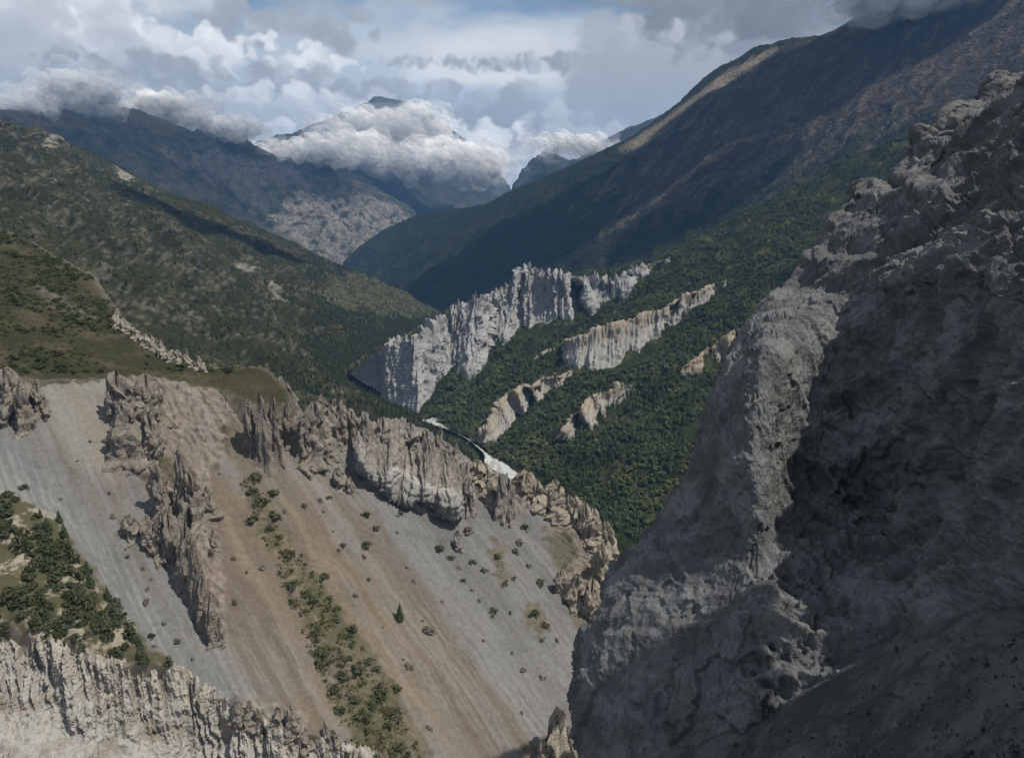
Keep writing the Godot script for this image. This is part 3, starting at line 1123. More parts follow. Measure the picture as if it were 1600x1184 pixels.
func build_left_hills() -> void:
	var s := left_bank
	s.plane(at(0, 190, 2600), at(690, 490, 3700), at(740, 700, 1700))
	var crest := hits(s, [[-260, 60], [-120, 120], [0, 190], [60, 203], [110, 224], [160, 246], [200, 268], [250, 296], [300, 312], [345, 334], [385, 345], [420, 362], [470, 384], [510, 408], [560, 428], [600, 440], [640, 456], [668, 470], [690, 487], [690, 496], [640, 520], [580, 550], [543, 576], [536, 590], [560, 606], [610, 630], [655, 650], [685, 672], [704, 684], [728, 701], [746, 720], [752, 760], [400, 1000], [-300, 700]])
	s.span(hits(s, [[-60, 165], [0, 190], [690, 490], [760, 730], [420, 640], [0, 440]]), 60, 6.5)
	var out := sdf(s, crest, 2)
	var scars := []
	for o in [[[262, 424], [300, 416], [325, 424], [318, 434], [290, 428]], [[345, 420], [360, 412], [385, 412], [410, 418], [385, 424], [360, 425]], [[210, 392], [222, 396], [228, 408], [216, 402]], [[285, 395], [300, 390], [318, 396], [300, 398]],
			[[410, 452], [425, 448], [440, 470], [425, 466]], [[490, 455], [510, 448], [515, 456]], [[60, 290], [68, 284], [72, 300], [62, 300]], [[60, 232], [95, 228], [100, 238], [70, 242]], [[180, 262], [215, 280], [190, 276]]]:
		scars.append(sdf(s, hits(s, o)))
	var scar := union(scars)
	var fields := sdf(s, hits(s, [[500, 440], [560, 430], [640, 456], [692, 490], [640, 500], [560, 490], [500, 470]]))
	landform("hillside", sheet_mesh(s,
		func(a, b, p):
			var d := out.get_at(a, b) + 9.0 * fbm.get_noise_3dv(p / 50.0)
			if d < -9.0:
				return NAN
			return slope_noise(s, a, b, p, 300.0) * 1.0 * sm(0, 220, d) + minf(d, 0.0) * 3.0 + 5.0 * fbm.get_noise_3dv(p / 40.0) + 1.8 * fbm.get_noise_3dv(p / 10.0),
		func(a, b, p, q, h):
			var v: float = fbm.get_noise_3dv(p / 85.0)
			var w: float = fbm.get_noise_3dv(p / 16.0)
			var c := Color(0.048, 0.053, 0.026).lerp(Color(0.095, 0.090, 0.050), sm(-0.1, 0.55, v + 0.6 * w))
			c = c.lerp(Color(0.20, 0.185, 0.15), 0.8 * sm(0.45, 0.8, w + 0.4 * v + 0.4 * sm(0.80, 0.62, q.y)))
			c = c.lerp(Color(0.42, 0.39, 0.34), sm(-4, 14, scar.get_at(a, b) + 28.0 * w) * 0.8)
			var step: float = absf(fposmod(p.y / 11.0 + 0.8 * v, 1.0) - 0.5)
			c = c.lerp(Color(0.20, 0.18, 0.125).lerp(Color(0.10, 0.12, 0.05), sm(0.1, 0.3, step)), 0.55 * sm(-40, 60, fields.get_at(a, b) + 70.0 * v))
			c = c.lerp(Color(0.34, 0.33, 0.31), sm(3.0, -2.0, out.get_at(a, b) + 9.0 * fbm.get_noise_3dv(p / 50.0)) * sm(260.0, 170.0, p.y))   # the cut bank above the gravel
			return c),
		mats.mid, "long dark green hillside on the left bank, dotted with scrub")
	# scrub and conifers of that hillside
	rng.seed = 77
	var places := {}
	var tints := {}
	for k in 5:
		places[k] = []
		tints[k] = []
	for k in 190000:
		var a := rng.randf_range(s.a0, s.a0 + s.na * s.step)
		var b := rng.randf_range(s.b0, s.b0 + s.nb * s.step)
		if out.get_at(a, b) < 2.0:
			continue
		var p := s.point(a, b)
		var e := seen(p)
		if e.x < -60 or e.x > 800 or e.y < 120 or e.y > 760 or e.z < 700:
			continue
		var low := sm(520.0, 250.0, p.y)
		var dens: float = 0.42 + 0.25 * low + 0.8 * fbm.get_noise_3dv(p / 110.0) + 0.5 * fbm.get_noise_3dv(p / 30.0)
		dens *= 1.0 - 0.8 * sm(-30, 30, fields.get_at(a, b))
		if scar.get_at(a, b) > 2.0:
			dens = 0.0
		if rng.randf() > dens:
			continue
		var kind := rng.randi() % 3
		var w := rng.randf_range(4.0, 9.0)
		var h := w * rng.randf_range(0.5, 0.9)
		if rng.randf() < 0.15 + 0.75 * sm(0.5, 1.0, low) or e.x > 480:
			kind = 3 + rng.randi() % 2
			h = rng.randf_range(7.0, 14.0)
			w = h
		places[kind].append(stand(p - Vector3(0, 0.5, 0), w, h))
		var t := rng.randf_range(0.7, 1.4)
		tints[kind].append(Color(t * rng.randf_range(0.9, 1.15), t, t * 0.9))
	var leaf := leaf_mat("scrub_leaf", Color(0.046, 0.058, 0.026))
	var needle := leaf_mat("hill_needle", Color(0.028, 0.040, 0.022), true)
	for k in 5:
		many("scrub" if k < 3 else "conifers", plant_meshes["low%d" % k] if k < 3 else plant_meshes["conifer%d" % (k - 3)], leaf if k < 3 else needle, places[k], tints[k],
			["dark scrub dotted over the left bank hillside", "olive scrub dotted over the left bank hillside", "low round scrub dotted over the left bank hillside", "dark conifers on the lower left bank above the river", "conifers mixed into the scrub of the left bank"][k], "forest" if k > 2 else "scrub")
	build_shoulder()


func build_shoulder() -> void:
	var s := shoulder
	s.plane(at(0, 588, 477), at(0, 360, 760), at(330, 585, 560))
	var edge := hits(s, [[-300, 320], [-100, 345], [0, 358], [45, 374], [85, 400], [125, 420], [145, 432], [165, 462], [190, 494], [215, 518], [245, 540], [280, 558], [322, 575], [370, 574], [408, 570], [432, 590], [452, 612], [456, 632], [390, 633], [350, 611], [300, 602], [230, 589], [170, 593], [60, 595], [0, 589], [-100, 571], [-300, 540]])
	s.span(hits(s, [[-150, 350], [0, 350], [330, 572], [475, 625], [300, 625], [-150, 630]]), 15, 1.5)
	var out := sdf(s, edge)
	var scar := sdf(s, hits(s, [[140, 424], [160, 436], [190, 452], [214, 476], [190, 470], [160, 448]]))
	var pale := sdf(s, hits(s, [[45, 440], [75, 445], [110, 470], [150, 500], [120, 500], [75, 470]]))
	var tongue := sdf(s, hits(s, [[325, 585], [410, 580], [445, 605], [430, 632], [380, 634], [340, 612]]))
	landform("meadow", sheet_mesh(s,
		func(a, b, p):
			var d := out.get_at(a, b) + 5.0 * fbm.get_noise_3dv(p / 16.0)
			return (7.0 * fbm.get_noise_3dv(p / 90.0)) * sm(0, 40, d) + minf(d, 0.0) * 1.8 + 1.7 * fbm.get_noise_3dv(p / 10.0) + 0.35 * fbm.get_noise_3dv(p / 2.5),
		func(a, b, p, q, h):
			var v: float = fbm.get_noise_3dv(p / 38.0)
			var w: float = fbm.get_noise_3dv(p / 7.0)
			var c := Color(0.060, 0.060, 0.036).lerp(Color(0.115, 0.102, 0.066), sm(-0.3, 0.5, v + 0.8 * w))
			c = c.lerp(Color(0.060, 0.068, 0.030), sm(0.15, 0.4, w - 0.5 * v) * 0.7)
			c = c.lerp(Color(0.085, 0.076, 0.042), 0.6 * sm(-4, 6, tongue.get_at(a, b)))
			c = c.lerp(Color(0.32, 0.255, 0.18), sm(-2, 4, scar.get_at(a, b) + 7.0 * w) * 0.9)
			c = c.lerp(Color(0.24, 0.225, 0.19), sm(-4, 8, pale.get_at(a, b) + 14.0 * w) * 0.6)
			c = c.lerp(Color(0.26, 0.235, 0.20), sm(6.0, -3.0, out.get_at(a, b) + 4.0 * w) * 0.7)
			return c),
		mats.mid_near, "rough olive meadow on the shoulder above the scree")
	# bushes of the shoulder
	rng.seed = 55
	var places := [[], [], []]
	var tints := [[], [], []]
	for k in 14000:
		var a := rng.randf_range(s.a0, s.a0 + s.na * s.step)
		var b := rng.randf_range(s.b0, s.b0 + s.nb * s.step)
		if out.get_at(a, b) < 1.0 or tongue.get_at(a, b) > -3.0 or scar.get_at(a, b) > -3.0:
			continue
		var p := s.point(a, b)
		var e := seen(p)
		if e.x < -60 or e.x > 480 or e.y > 583:
			continue
		var dens: float = 0.16 + 1.5 * fbm.get_noise_3dv(p / 60.0) + 0.6 * sm(560, 380, e.z * 0.0 + e.y) * 0.6
		if rng.randf() > dens:
			continue
		var kind := rng.randi() % 3
		var w := rng.randf_range(1.5, 4.5) * (1.0 + 1.2 * pow(rng.randf(), 3.0))
		places[kind].append(stand(p - Vector3(0, 0.3, 0), w, w * rng.randf_range(0.7, 1.1)))
		var t := rng.randf_range(0.7, 1.3)
		tints[kind].append(Color(t, t, t * 0.9))
	for k in 3:
		many("scrub", plant_meshes["shrub%d" % k], leaf_mat("scrub_leaf", Color(0.046, 0.058, 0.026)), places[k], tints[k], ["dark bushes scattered over the olive meadow", "low bushes scattered over the olive meadow", "green bushes on the upper meadow slope"][k], "scrub")


# ---------------------------------------------------------------- the scree slope in front

func build_scree() -> void:
	var s := scree
	s.o = at(500, 850, 480)
	s.n = Vector3(0.385, 0.839, 0.385).normalized()
	s.frame()
	var crest := hits(s, [[-260, 540], [-100, 570], [0, 588], [60, 594], [170, 592], [230, 588], [300, 603], [350, 612], [390, 634], [450, 640], [490, 646], [540, 655], [590, 664], [640, 676], [700, 692], [740, 722], [800, 748], [860, 768], [920, 798], [950, 832], [966, 864], [956, 910], [938, 965], [932, 1010], [945, 1080], [930, 1180], [900, 1300], [500, 1500], [-500, 1300]])
	s.span(hits(s, [[-60, 560], [0, 588], [560, 648], [800, 742], [970, 860], [940, 1210], [600, 1215], [-60, 1215]]), 14, 0.85)
	var inside := sdf(s, crest, 2)
	# the vegetated rib on the left, and the edge of the pale cliff below it
	var rib := sdf(s, hits(s, [[-80, 745], [0, 772], [45, 788], [75, 812], [110, 850], [150, 905], [190, 960], [225, 1005], [262, 1036], [240, 1060], [120, 1030], [0, 985], [-80, 970]]))
	var drop := sdf(s, hits(s, [[-120, 975], [0, 985], [60, 1000], [130, 1026], [200, 1042], [260, 1046], [300, 1062], [340, 1088], [375, 1112], [420, 1136], [480, 1152], [560, 1172], [600, 1230], [600, 1500], [-200, 1500]]), 2)
	var bluff := []
	for o in [[[170, 596], [235, 590], [300, 604], [350, 618], [372, 660], [340, 720], [310, 790], [345, 850], [350, 1000], [330, 1010], [300, 960], [265, 880], [235, 860], [190, 838], [185, 815], [240, 820], [250, 780], [215, 730], [180, 712], [172, 650]],
			[[560, 662], [640, 678], [700, 700], [735, 740], [740, 800], [690, 806], [640, 792], [570, 755], [556, 700]],
			[[735, 728], [800, 752], [870, 775], [925, 805], [962, 862], [950, 900], [935, 975], [905, 960], [870, 905], [890, 860], [850, 800], [780, 800], [740, 770]],
			[[395, 640], [500, 652], [555, 668], [540, 690], [500, 716], [450, 700], [400, 720], [384, 680]],
			[[-40, 590], [40, 600], [78, 630], [50, 668], [10, 640], [-40, 640]],
			[[365, 1090], [470, 1120], [470, 1160], [380, 1140]]]:
		bluff.append(sdf(s, hits(s, o)))
	var bluffs := union(bluff)
	var green := []
	for o in [[[372, 748], [395, 760], [420, 800], [450, 850], [480, 880], [520, 930], [560, 985], [590, 1030], [625, 1080], [640, 1120], [690, 1200], [540, 1200], [545, 1120], [520, 1060], [490, 1000], [470, 940], [450, 890], [415, 850], [385, 800]],
			[[820, 950], [840, 938], [862, 968], [845, 990], [822, 980]], [[850, 820], [880, 830], [905, 870], [880, 900], [855, 870]], [[890, 960], [915, 945], [930, 985], [915, 1000]], [[765, 840], [790, 850], [800, 905], [780, 915], [768, 880]],
			[[215, 715], [260, 712], [300, 740], [270, 770], [230, 745]], [[345, 650], [372, 655], [375, 720], [350, 700]]]:
		green.append(sdf(s, hits(s, o)))
	var strip_zone: Field = green[0]
	var greens := union(green.slice(1))
	var tan := sdf(s, hits(s, [[300, 700], [380, 720], [440, 740], [520, 770], [560, 820], [600, 880], [680, 960], [760, 1080], [860, 1200], [330, 1200], [420, 1080], [330, 950], [200, 800], [120, 700], [130, 610], [300, 610]]))
	var amber := sdf(s, hits(s, [[440, 690], [500, 740], [540, 800], [600, 880], [680, 980], [760, 1100], [820, 1220], [680, 1220], [640, 1110], [590, 1020], [530, 930], [470, 850], [400, 750], [385, 700]]))
	var cream := sdf(s, hits(s, [[60, 596], [170, 594], [178, 640], [185, 720], [170, 760], [130, 740], [90, 690], [60, 640]]))
	var chute := sdf(s, hits(s, [[-60, 690], [30, 700], [110, 780], [200, 900], [290, 1010], [380, 1090], [330, 1095], [200, 975], [60, 800], [-60, 760]]))
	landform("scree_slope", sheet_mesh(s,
		func(a, b, p):
			var w: float = fbm.get_noise_3dv(p / 60.0)
			var d: float = inside.get_at(a, b) + 3.0 * fbm.get_noise_3dv(p / 11.0)
			var h: float = 5.0 * w + 0.5 * fbm.get_noise_2d((a + 5.0 * w) / 40.0, b / 400.0) + 0.18 * fbm.get_noise_3dv(p / 4.0)
			h *= sm(-2, 25, d)
			# ribs of rock standing out of the scree
			var e: float = bluffs.get_at(a, b)
			if e > -12.0:
				e += 5.0 * fbm.get_noise_3dv(p / 12.0)
				var flute: float = rid.get_noise_2d((a + 5.0 * w) / 10.0, b / 34.0)
				h += sm(-2.5, 4.0, e) * (3.0 + 3.0 * flute + 0.5 * rid.get_noise_3dv(p / 6.5) + 0.45 * blk.get_noise_3dv(p / Vector3(3.5, 9.0, 3.5)) + 2.5 * fbm.get_noise_3dv(p / 25.0))
			var e2: float = strip_zone.get_at(a, b) + 8.0 * fbm.get_noise_3dv(p / 14.0)
			if e2 > -6.0:
				h += sm(-5, 9, e2) * (1.6 + 1.3 * fbm.get_noise_3dv(p / 5.0))
			var r: float = rib.get_at(a, b) + 5.0 * fbm.get_noise_3dv(p / 18.0)
			h += sm(-12, 16, r) * (8.0 + 3.0 * fbm.get_noise_3dv(p / 20.0))
			h -= 3.0 * sm(-8, 12, chute.get_at(a, b))
			var q: float = drop.get_at(a, b) + 3.0 * fbm.get_noise_3dv(p / 12.0)
			h -= maxf(q, 0.0) * 2.4
			h += minf(d, 0.0) * (1.3 if a < -60.0 else 2.0)
			return h,
		func(a, b, p, q, h):
			var w: float = fbm.get_noise_3dv(p / 45.0)
			var w2: float = one.get_noise_3dv(p / 120.0 + Vector3(0, 7, 0))
			var f1: float = fbm.get_noise_2d((a + 4.0 * w) / 24.0, b / 520.0)
			var f2: float = fbm.get_noise_2d((a + 1.2 * w) / 4.5 + 40.0, b / 330.0)
			var f3: float = fbm.get_noise_3dv(p / 3.0)
			var f4: float = one.get_noise_2d((a + 2.0 * w) / 2.4 + 90.0, b / 260.0)
			var gray := Color(0.315, 0.312, 0.303).lerp(Color(0.250, 0.248, 0.243), sm(-0.3, 0.3, f1 + 0.3 * f2))
			var tanc := Color(0.365, 0.275, 0.178).lerp(Color(0.265, 0.212, 0.152), sm(-0.3, 0.3, f1 + 0.2 * f2))
			var t: float = sm(-30, 30, tan.get_at(a, b) + 60.0 * f1 + 16.0 * f2)
			t = maxf(t * 0.8, 0.85 * sm(-34, 38, amber.get_at(a, b) + 30.0 * f1 + 12.0 * f2 + 20.0 * w))
			var c := gray.lerp(tanc, t)
			c = c.lerp(Color(0.40, 0.39, 0.37), sm(0.18, 0.6, f2 + 0.6 * w2) * 0.3)
			c = c.lerp(Color(0.44, 0.425, 0.40), sm(0.75, 1.1, f4 + 0.8 * w2 + 0.5 * w) * 0.3)
			c = c.lerp(Color(0.19, 0.165, 0.14), sm(0.2, 0.6, -f2 - 0.3 * f1 + 0.4 * w) * 0.35)
			var ch: float = chute.get_at(a, b)
			c = c.lerp(Color(0.31, 0.315, 0.315).lerp(Color(0.43, 0.43, 0.42), sm(0.0, 0.4, f2 + 0.5 * f4)), 0.85 * sm(-9, 9, ch + 14.0 * f1))
			c = c.lerp(Color(0.42, 0.395, 0.345), 0.7 * sm(-4, 10, cream.get_at(a, b) + 8.0 * f2))
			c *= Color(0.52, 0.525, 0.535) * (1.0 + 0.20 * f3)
			var e: float = bluffs.get_at(a, b)
			if e > -8.0:
				e += 5.0 * fbm.get_noise_3dv(p / 12.0)
				var steep := sm(0.86, 0.60, q.y)
				var rock := Color(0.205, 0.175, 0.148).lerp(Color(0.29, 0.26, 0.228), sm(-0.3, 0.4, fbm.get_noise_3dv(p / 8.0)))
				rock = rock.lerp(Color(0.18, 0.155, 0.135), 0.5 * steep)
				c = c.lerp(rock, sm(-2.5, 1.0, e) * clampf(0.55 + 0.6 * steep + 0.5 * f2, 0, 1))
			var g: float = maxf(strip_zone.get_at(a, b), greens.get_at(a, b))
			if g > -8.0:
				var e3 := sm(-2, 3, g + 10.0 * fbm.get_noise_3dv(p / 10.0) + 3.0 * f3)
				c = c.lerp(Color(0.080, 0.078, 0.046).lerp(Color(0.135, 0.115, 0.085), sm(-0.2, 0.3, f3 + w)), e3 * 0.85)
			var r: float = rib.get_at(a, b)
			if r > -12.0:
				var e4 := sm(-3, 3, r + 6.0 * fbm.get_noise_3dv(p / 9.0))
				var bare := sm(0.05, 0.35, fbm.get_noise_3dv(p / 22.0) + 0.4 * f3)
				c = c.lerp(Color(0.080, 0.078, 0.044).lerp(Color(0.28, 0.25, 0.20), bare), e4)
			var dr: float = drop.get_at(a, b)
			c = c.lerp(Color(0.26, 0.225, 0.18), sm(-2, 1, dr) * 0.8)
			return c),
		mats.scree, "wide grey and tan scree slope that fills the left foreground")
	build_low_cliff()
	build_rocks()
	build_bushes()


func build_low_cliff() -> void:
	# the pale fluted cliff under the vegetated rib
	var edge := [[-140, 945], [-60, 965], [0, 978], [60, 992], [130, 1018], [200, 1036], [260, 1041], [300, 1056], [340, 1082], [375, 1106], [420, 1128], [480, 1146], [550, 1164], [610, 1180]]
	var rows := [[], [], [], [], []]
	for p in edge:
		var r := pick(scree, p[0], p[1] - 6)
		var d := seen(r).z
		var low := 1.0 - 0.6 * sm(250.0, 560.0, p[0])
		rows[0].append(at(p[0] - 8, p[1] - 20, d + 5.0) + Vector3(0, -6.0, 0))
		rows[1].append(at(p[0], p[1], d - 0.5))
		rows[2].append(at(p[0] + 4, p[1] + 74 * low, d - 5.0 * low))
		rows[3].append(at(p[0] + 10, p[1] + 160 * low, d - 16.0 * low))
		rows[4].append(at(p[0] + 40, p[1] + 330 * low, d - 62.0 * low))
	var ax := across(at(280, 1060, 350))
	var m := loft(rows, 460, 250, Vector3(0.4, 0.4, 1),
		func(u, v, p, q):
			var f := flutes(p, 7.5, ax)
			var wall := sm(0.22, 0.30, v) * (0.35 + 0.65 * sm(0.80, 0.52, v))
			var crumb: float = rid.get_noise_3dv(Vector3(p.x, p.y * 0.7, p.z) / 8.0)
			return (q * Vector3(1, 0.3, 1)) * (wall * (3.6 * f.x + 1.5 * f.y + 5.5 * f.z) + sm(0.5, 0.75, v) * (2.2 * crumb + 4.0 * fbm.get_noise_3dv(p / 18.0))) + q * (0.5 * fbm.get_noise_3dv(p / 2.2) + 0.7 * blk.get_noise_3dv(p / Vector3(3.0, 7.0, 3.0))) + UP * (sm(0.16, 0.25, v) * sm(0.42, 0.27, v) * (1.8 * f.y + 1.6 * f.w)),
		func(u, v, p, q):
			var f := flutes(p, 7.5, ax)
			var n: float = fbm.get_noise_3dv(p / 5.0)
			var n2: float = fbm.get_noise_3dv(p / 16.0)
			var brown := Color(0.36, 0.328, 0.285).lerp(Color(0.50, 0.47, 0.42), sm(-0.4, 0.4, f.x + 0.6 * n))
			var pale := Color(0.48, 0.465, 0.435).lerp(Color(0.34, 0.32, 0.29), sm(-0.1, 0.5, n + 0.4 * n2))
			var c := brown.lerp(pale, sm(0.42, 0.54, v + 0.06 * f.x + 0.14 * n2))
			c = c.lerp(Color(0.36, 0.35, 0.33), sm(0.74, 0.92, v + 0.1 * n2) * 0.8)
			c = c.lerp(Color(0.30, 0.255, 0.20), 0.7 * sm(0.1, 0.45, n2 - 0.3 * n) * sm(0.5, 0.6, v))
			c = c.lerp(Color(0.33, 0.34, 0.335), 0.7 * sm(0.25, 0.42, fbm.get_noise_2d(u * 9.0, v * 1.5)) * sm(0.7, 0.8, v))
			return c)
	tag(mesh_node(m, mats.cliff_near, "cliff"), "pale fluted cliff with a brown top band below the bushy rib", "cliff")


# ---------------------------------------------------------------- rock spires

func spire_mesh(sd: int, around: int, rings: int, blunt: float, flat: float) -> ArrayMesh:
	# unit rock: 1 wide, 1 high above y = 0, rooted to y = -0.35; blunt 0 is a spike, 1 a block
	var n := FastNoiseLite.new()
	n.seed = sd
	n.noise_type = FastNoiseLite.TYPE_SIMPLEX
	n.frequency = 1.0
	n.fractal_type = FastNoiseLite.FRACTAL_RIDGED
	n.fractal_octaves = 3
	var pos := PackedVector3Array()
	var lean := Vector3(sin(sd * 1.7) * 0.12, 0, cos(sd * 2.3) * 0.12)
	for j in rings:
		var t := float(j) / (rings - 1)
		var y := lerpf(-0.35, 1.0, t)
		var up := clampf(y, 0, 1)
		var r := 0.5 * lerpf(1.0 - 0.93 * pow(up, 0.75), sqrt(maxf(0.0, 1.0 - pow(up, 5.0))) * (1.0 - 0.25 * up), blunt) + (0.06 if y < 0 else 0.0)
		for i in around + 1:
			var a := TAU * (i % around) / around
			var d := Vector3(cos(a), 0, sin(a) * flat)
			var flute := n.get_noise_3d(cos(a) * 1.1, y * 0.45, sin(a) * 1.1)
			var crack := n.get_noise_3d(cos(a) * 2.3 + 8.0, y * 2.2, sin(a) * 2.3)
			var lump := fbm.get_noise_3d(cos(a) * 0.9 + sd, y * 1.6, sin(a) * 0.9)
			var k := r * (0.88 + 0.26 * flute + 0.17 * crack + 0.75 * lump)
			if j == rings - 1:
				k *= 0.05
			pos.append(d * k + lean * up + Vector3(0.16 * fbm.get_noise_2d(y * 1.3, sd), y * (1.0 + 0.35 * up * fbm.get_noise_2d(cos(a) * 0.8 + sd, sin(a) * 0.8)) + 0.05 * crack * up, 0.16 * fbm.get_noise_2d(y * 1.3, sd + 50)))
	var col_seed := float(sd)
	return grid_mesh(around + 1, rings, pos, UP, func(k, p, q):
		var s: float = fbm.get_noise_3d(p.x * 2.0 + col_seed, p.y * 5.0, p.z * 2.0)
		var f: float = n.get_noise_3d(p.x * 2.2, p.y * 0.6, p.z * 2.2)
		var c := Color(0.86, 0.82, 0.78).lerp(Color(1.10, 1.04, 0.98), sm(-0.3, 0.4, s))
		return c.lerp(Color(0.55, 0.52, 0.50), 0.7 * sm(0.0, -0.6, f)))


var rock_meshes := {}


func rock_tone(called: String, c: Color) -> StandardMaterial3D:
	if not mats.has(called):
		var m: StandardMaterial3D = mats.rock.duplicate()
		m.resource_name = called
		m.albedo_color = c.linear_to_srgb()
		mats[called] = m
	return mats[called]


func outcrop(called: String, label: String, tone: Material, list: Array, group := "", sheet: Sheet = null, wall := []) -> void:
	# list: [px, py of the foot, width and height in pixels, shape]; each entry is one pinnacle of the outcrop
	if sheet == null:
		sheet = scree
	var root := Node3D.new()
	add(root, named(called))
	var origin := pick(sheet, list[0][0], list[0][1])
	root.position = origin
	for e in list:
		var p := pick(sheet, e[0], e[1])
		var k := seen(p).z / F
		var o := mesh_node(rock_meshes[e[4]], tone, "pinnacle", root)
		var w: float = e[2] * k * (1.35 if str(e[4]).begins_with("spike") else 1.0)
		o.basis = (Basis(UP, rng.randf() * TAU) * Basis(Vector3(1, 0, 0), rng.randfn() * 0.05)).scaled_local(Vector3(w, e[3] * k * (0.85 if str(e[4]).begins_with("spike") else 1.0), w * rng.randf_range(0.8, 1.1)))
		o.position = p - origin - sheet.n * (w * 0.10)
	if wall:
		rock_wall(root, tone, wall[0], wall[1], wall[2], wall[3], wall[4], wall[5], wall[6])
	tag(root, label, "rock", group)


func rock_wall(root: Node3D, tone: Material, top: Array, foot: Array, thick: float, nu: int, nv: int, size: float, amp: float) -> void:
	# a face of rock that meets the scree at its top and stands out of it at its foot; a part of the outcrop
	var rows := [[], [], [], [], [], []]
	var tp := top.map(func(p): return Vector3(p[0], p[1], 0))
	var ft := foot.map(func(p): return Vector3(p[0], p[1], 0))
	var n := maxi(top.size(), foot.size()) * 2
	for k in n:
		var x := float(k) / (n - 1)
		var t := along(tp, x)
		var f := along(ft, x)
		var th := thick * sm(0.0, 0.12, x) * sm(1.0, 0.88, x)
		var place := func(m: float, off: float) -> Vector3:
			var q := t.lerp(f, m)
			var r := ray(q.x, q.y)
			var h := scree.hit(EYE, r, 3.0)
			var g := scree.o + scree.e1 * h.x + scree.e2 * h.y + scree.n * 3.0
			return g - r * off
		t.y += 9.0 * fbm.get_noise_2d(x * 4.0 + t.x, 3.0)
		f.y += 26.0 * fbm.get_noise_2d(x * 5.0 + f.x, 7.0)
		th *= 0.9 + 0.9 * one.get_noise_2d(x * 4.0, f.x)
		rows[0].append(place.call(-0.10, -6.0))
		rows[1].append(place.call(0.0, 0.25 * th))
		rows[2].append(place.call(0.35, 0.80 * th))
		rows[3].append(place.call(0.72, th))
		rows[4].append(place.call(0.96, th * 0.35))
		rows[5].append(place.call(1.0, -7.0))
	var org := root.position
	var ax := across(org)
	for r in rows:
		for k in r.size():
			r[k] -= org
	var m := loft(rows, nu, nv, scree.n + Vector3(0, -0.4, 0),
		func(u, v, p, q):
			var w: Vector3 = p + org
			var f := flutes(w, size, ax)
			var ledge: float = one.get_noise_2d(w.y / 5.0, (w.x - w.z) / 60.0)
			var on := sm(0.0, 0.08, u) * sm(1.0, 0.92, u)
			return q * (on * amp * (f.x + 0.45 * f.y + 1.2 * f.z + 0.35 * ledge) + 0.5 * fbm.get_noise_3dv(w / 3.0)) + UP * (sm(0.12, 0.22, v) * sm(0.5, 0.24, v) * on * amp * (1.3 * f.w + 0.8 * f.y)),
		func(u, v, p, q):
			var w: Vector3 = p + org
			var f := flutes(w, size, ax)
			var s: float = fbm.get_noise_3dv(w / 6.0)
			var c := Color(0.255, 0.232, 0.208).lerp(Color(0.38, 0.352, 0.32), sm(-0.35, 0.35, s + 0.4 * f.x))
			c = c.lerp(Color(0.34, 0.338, 0.33), 0.85 * sm(0.52, 0.58, v + 0.05 * s))
			c = c.lerp(Color(0.56, 0.54, 0.50), 0.8 * sm(0.035, 0.012, absf(v - 0.545 + 0.05 * s)) * sm(0.25, 0.35, u) * sm(0.9, 0.8, u))
			return c)
	mesh_node(m, mats.rock, "rock_face", root)


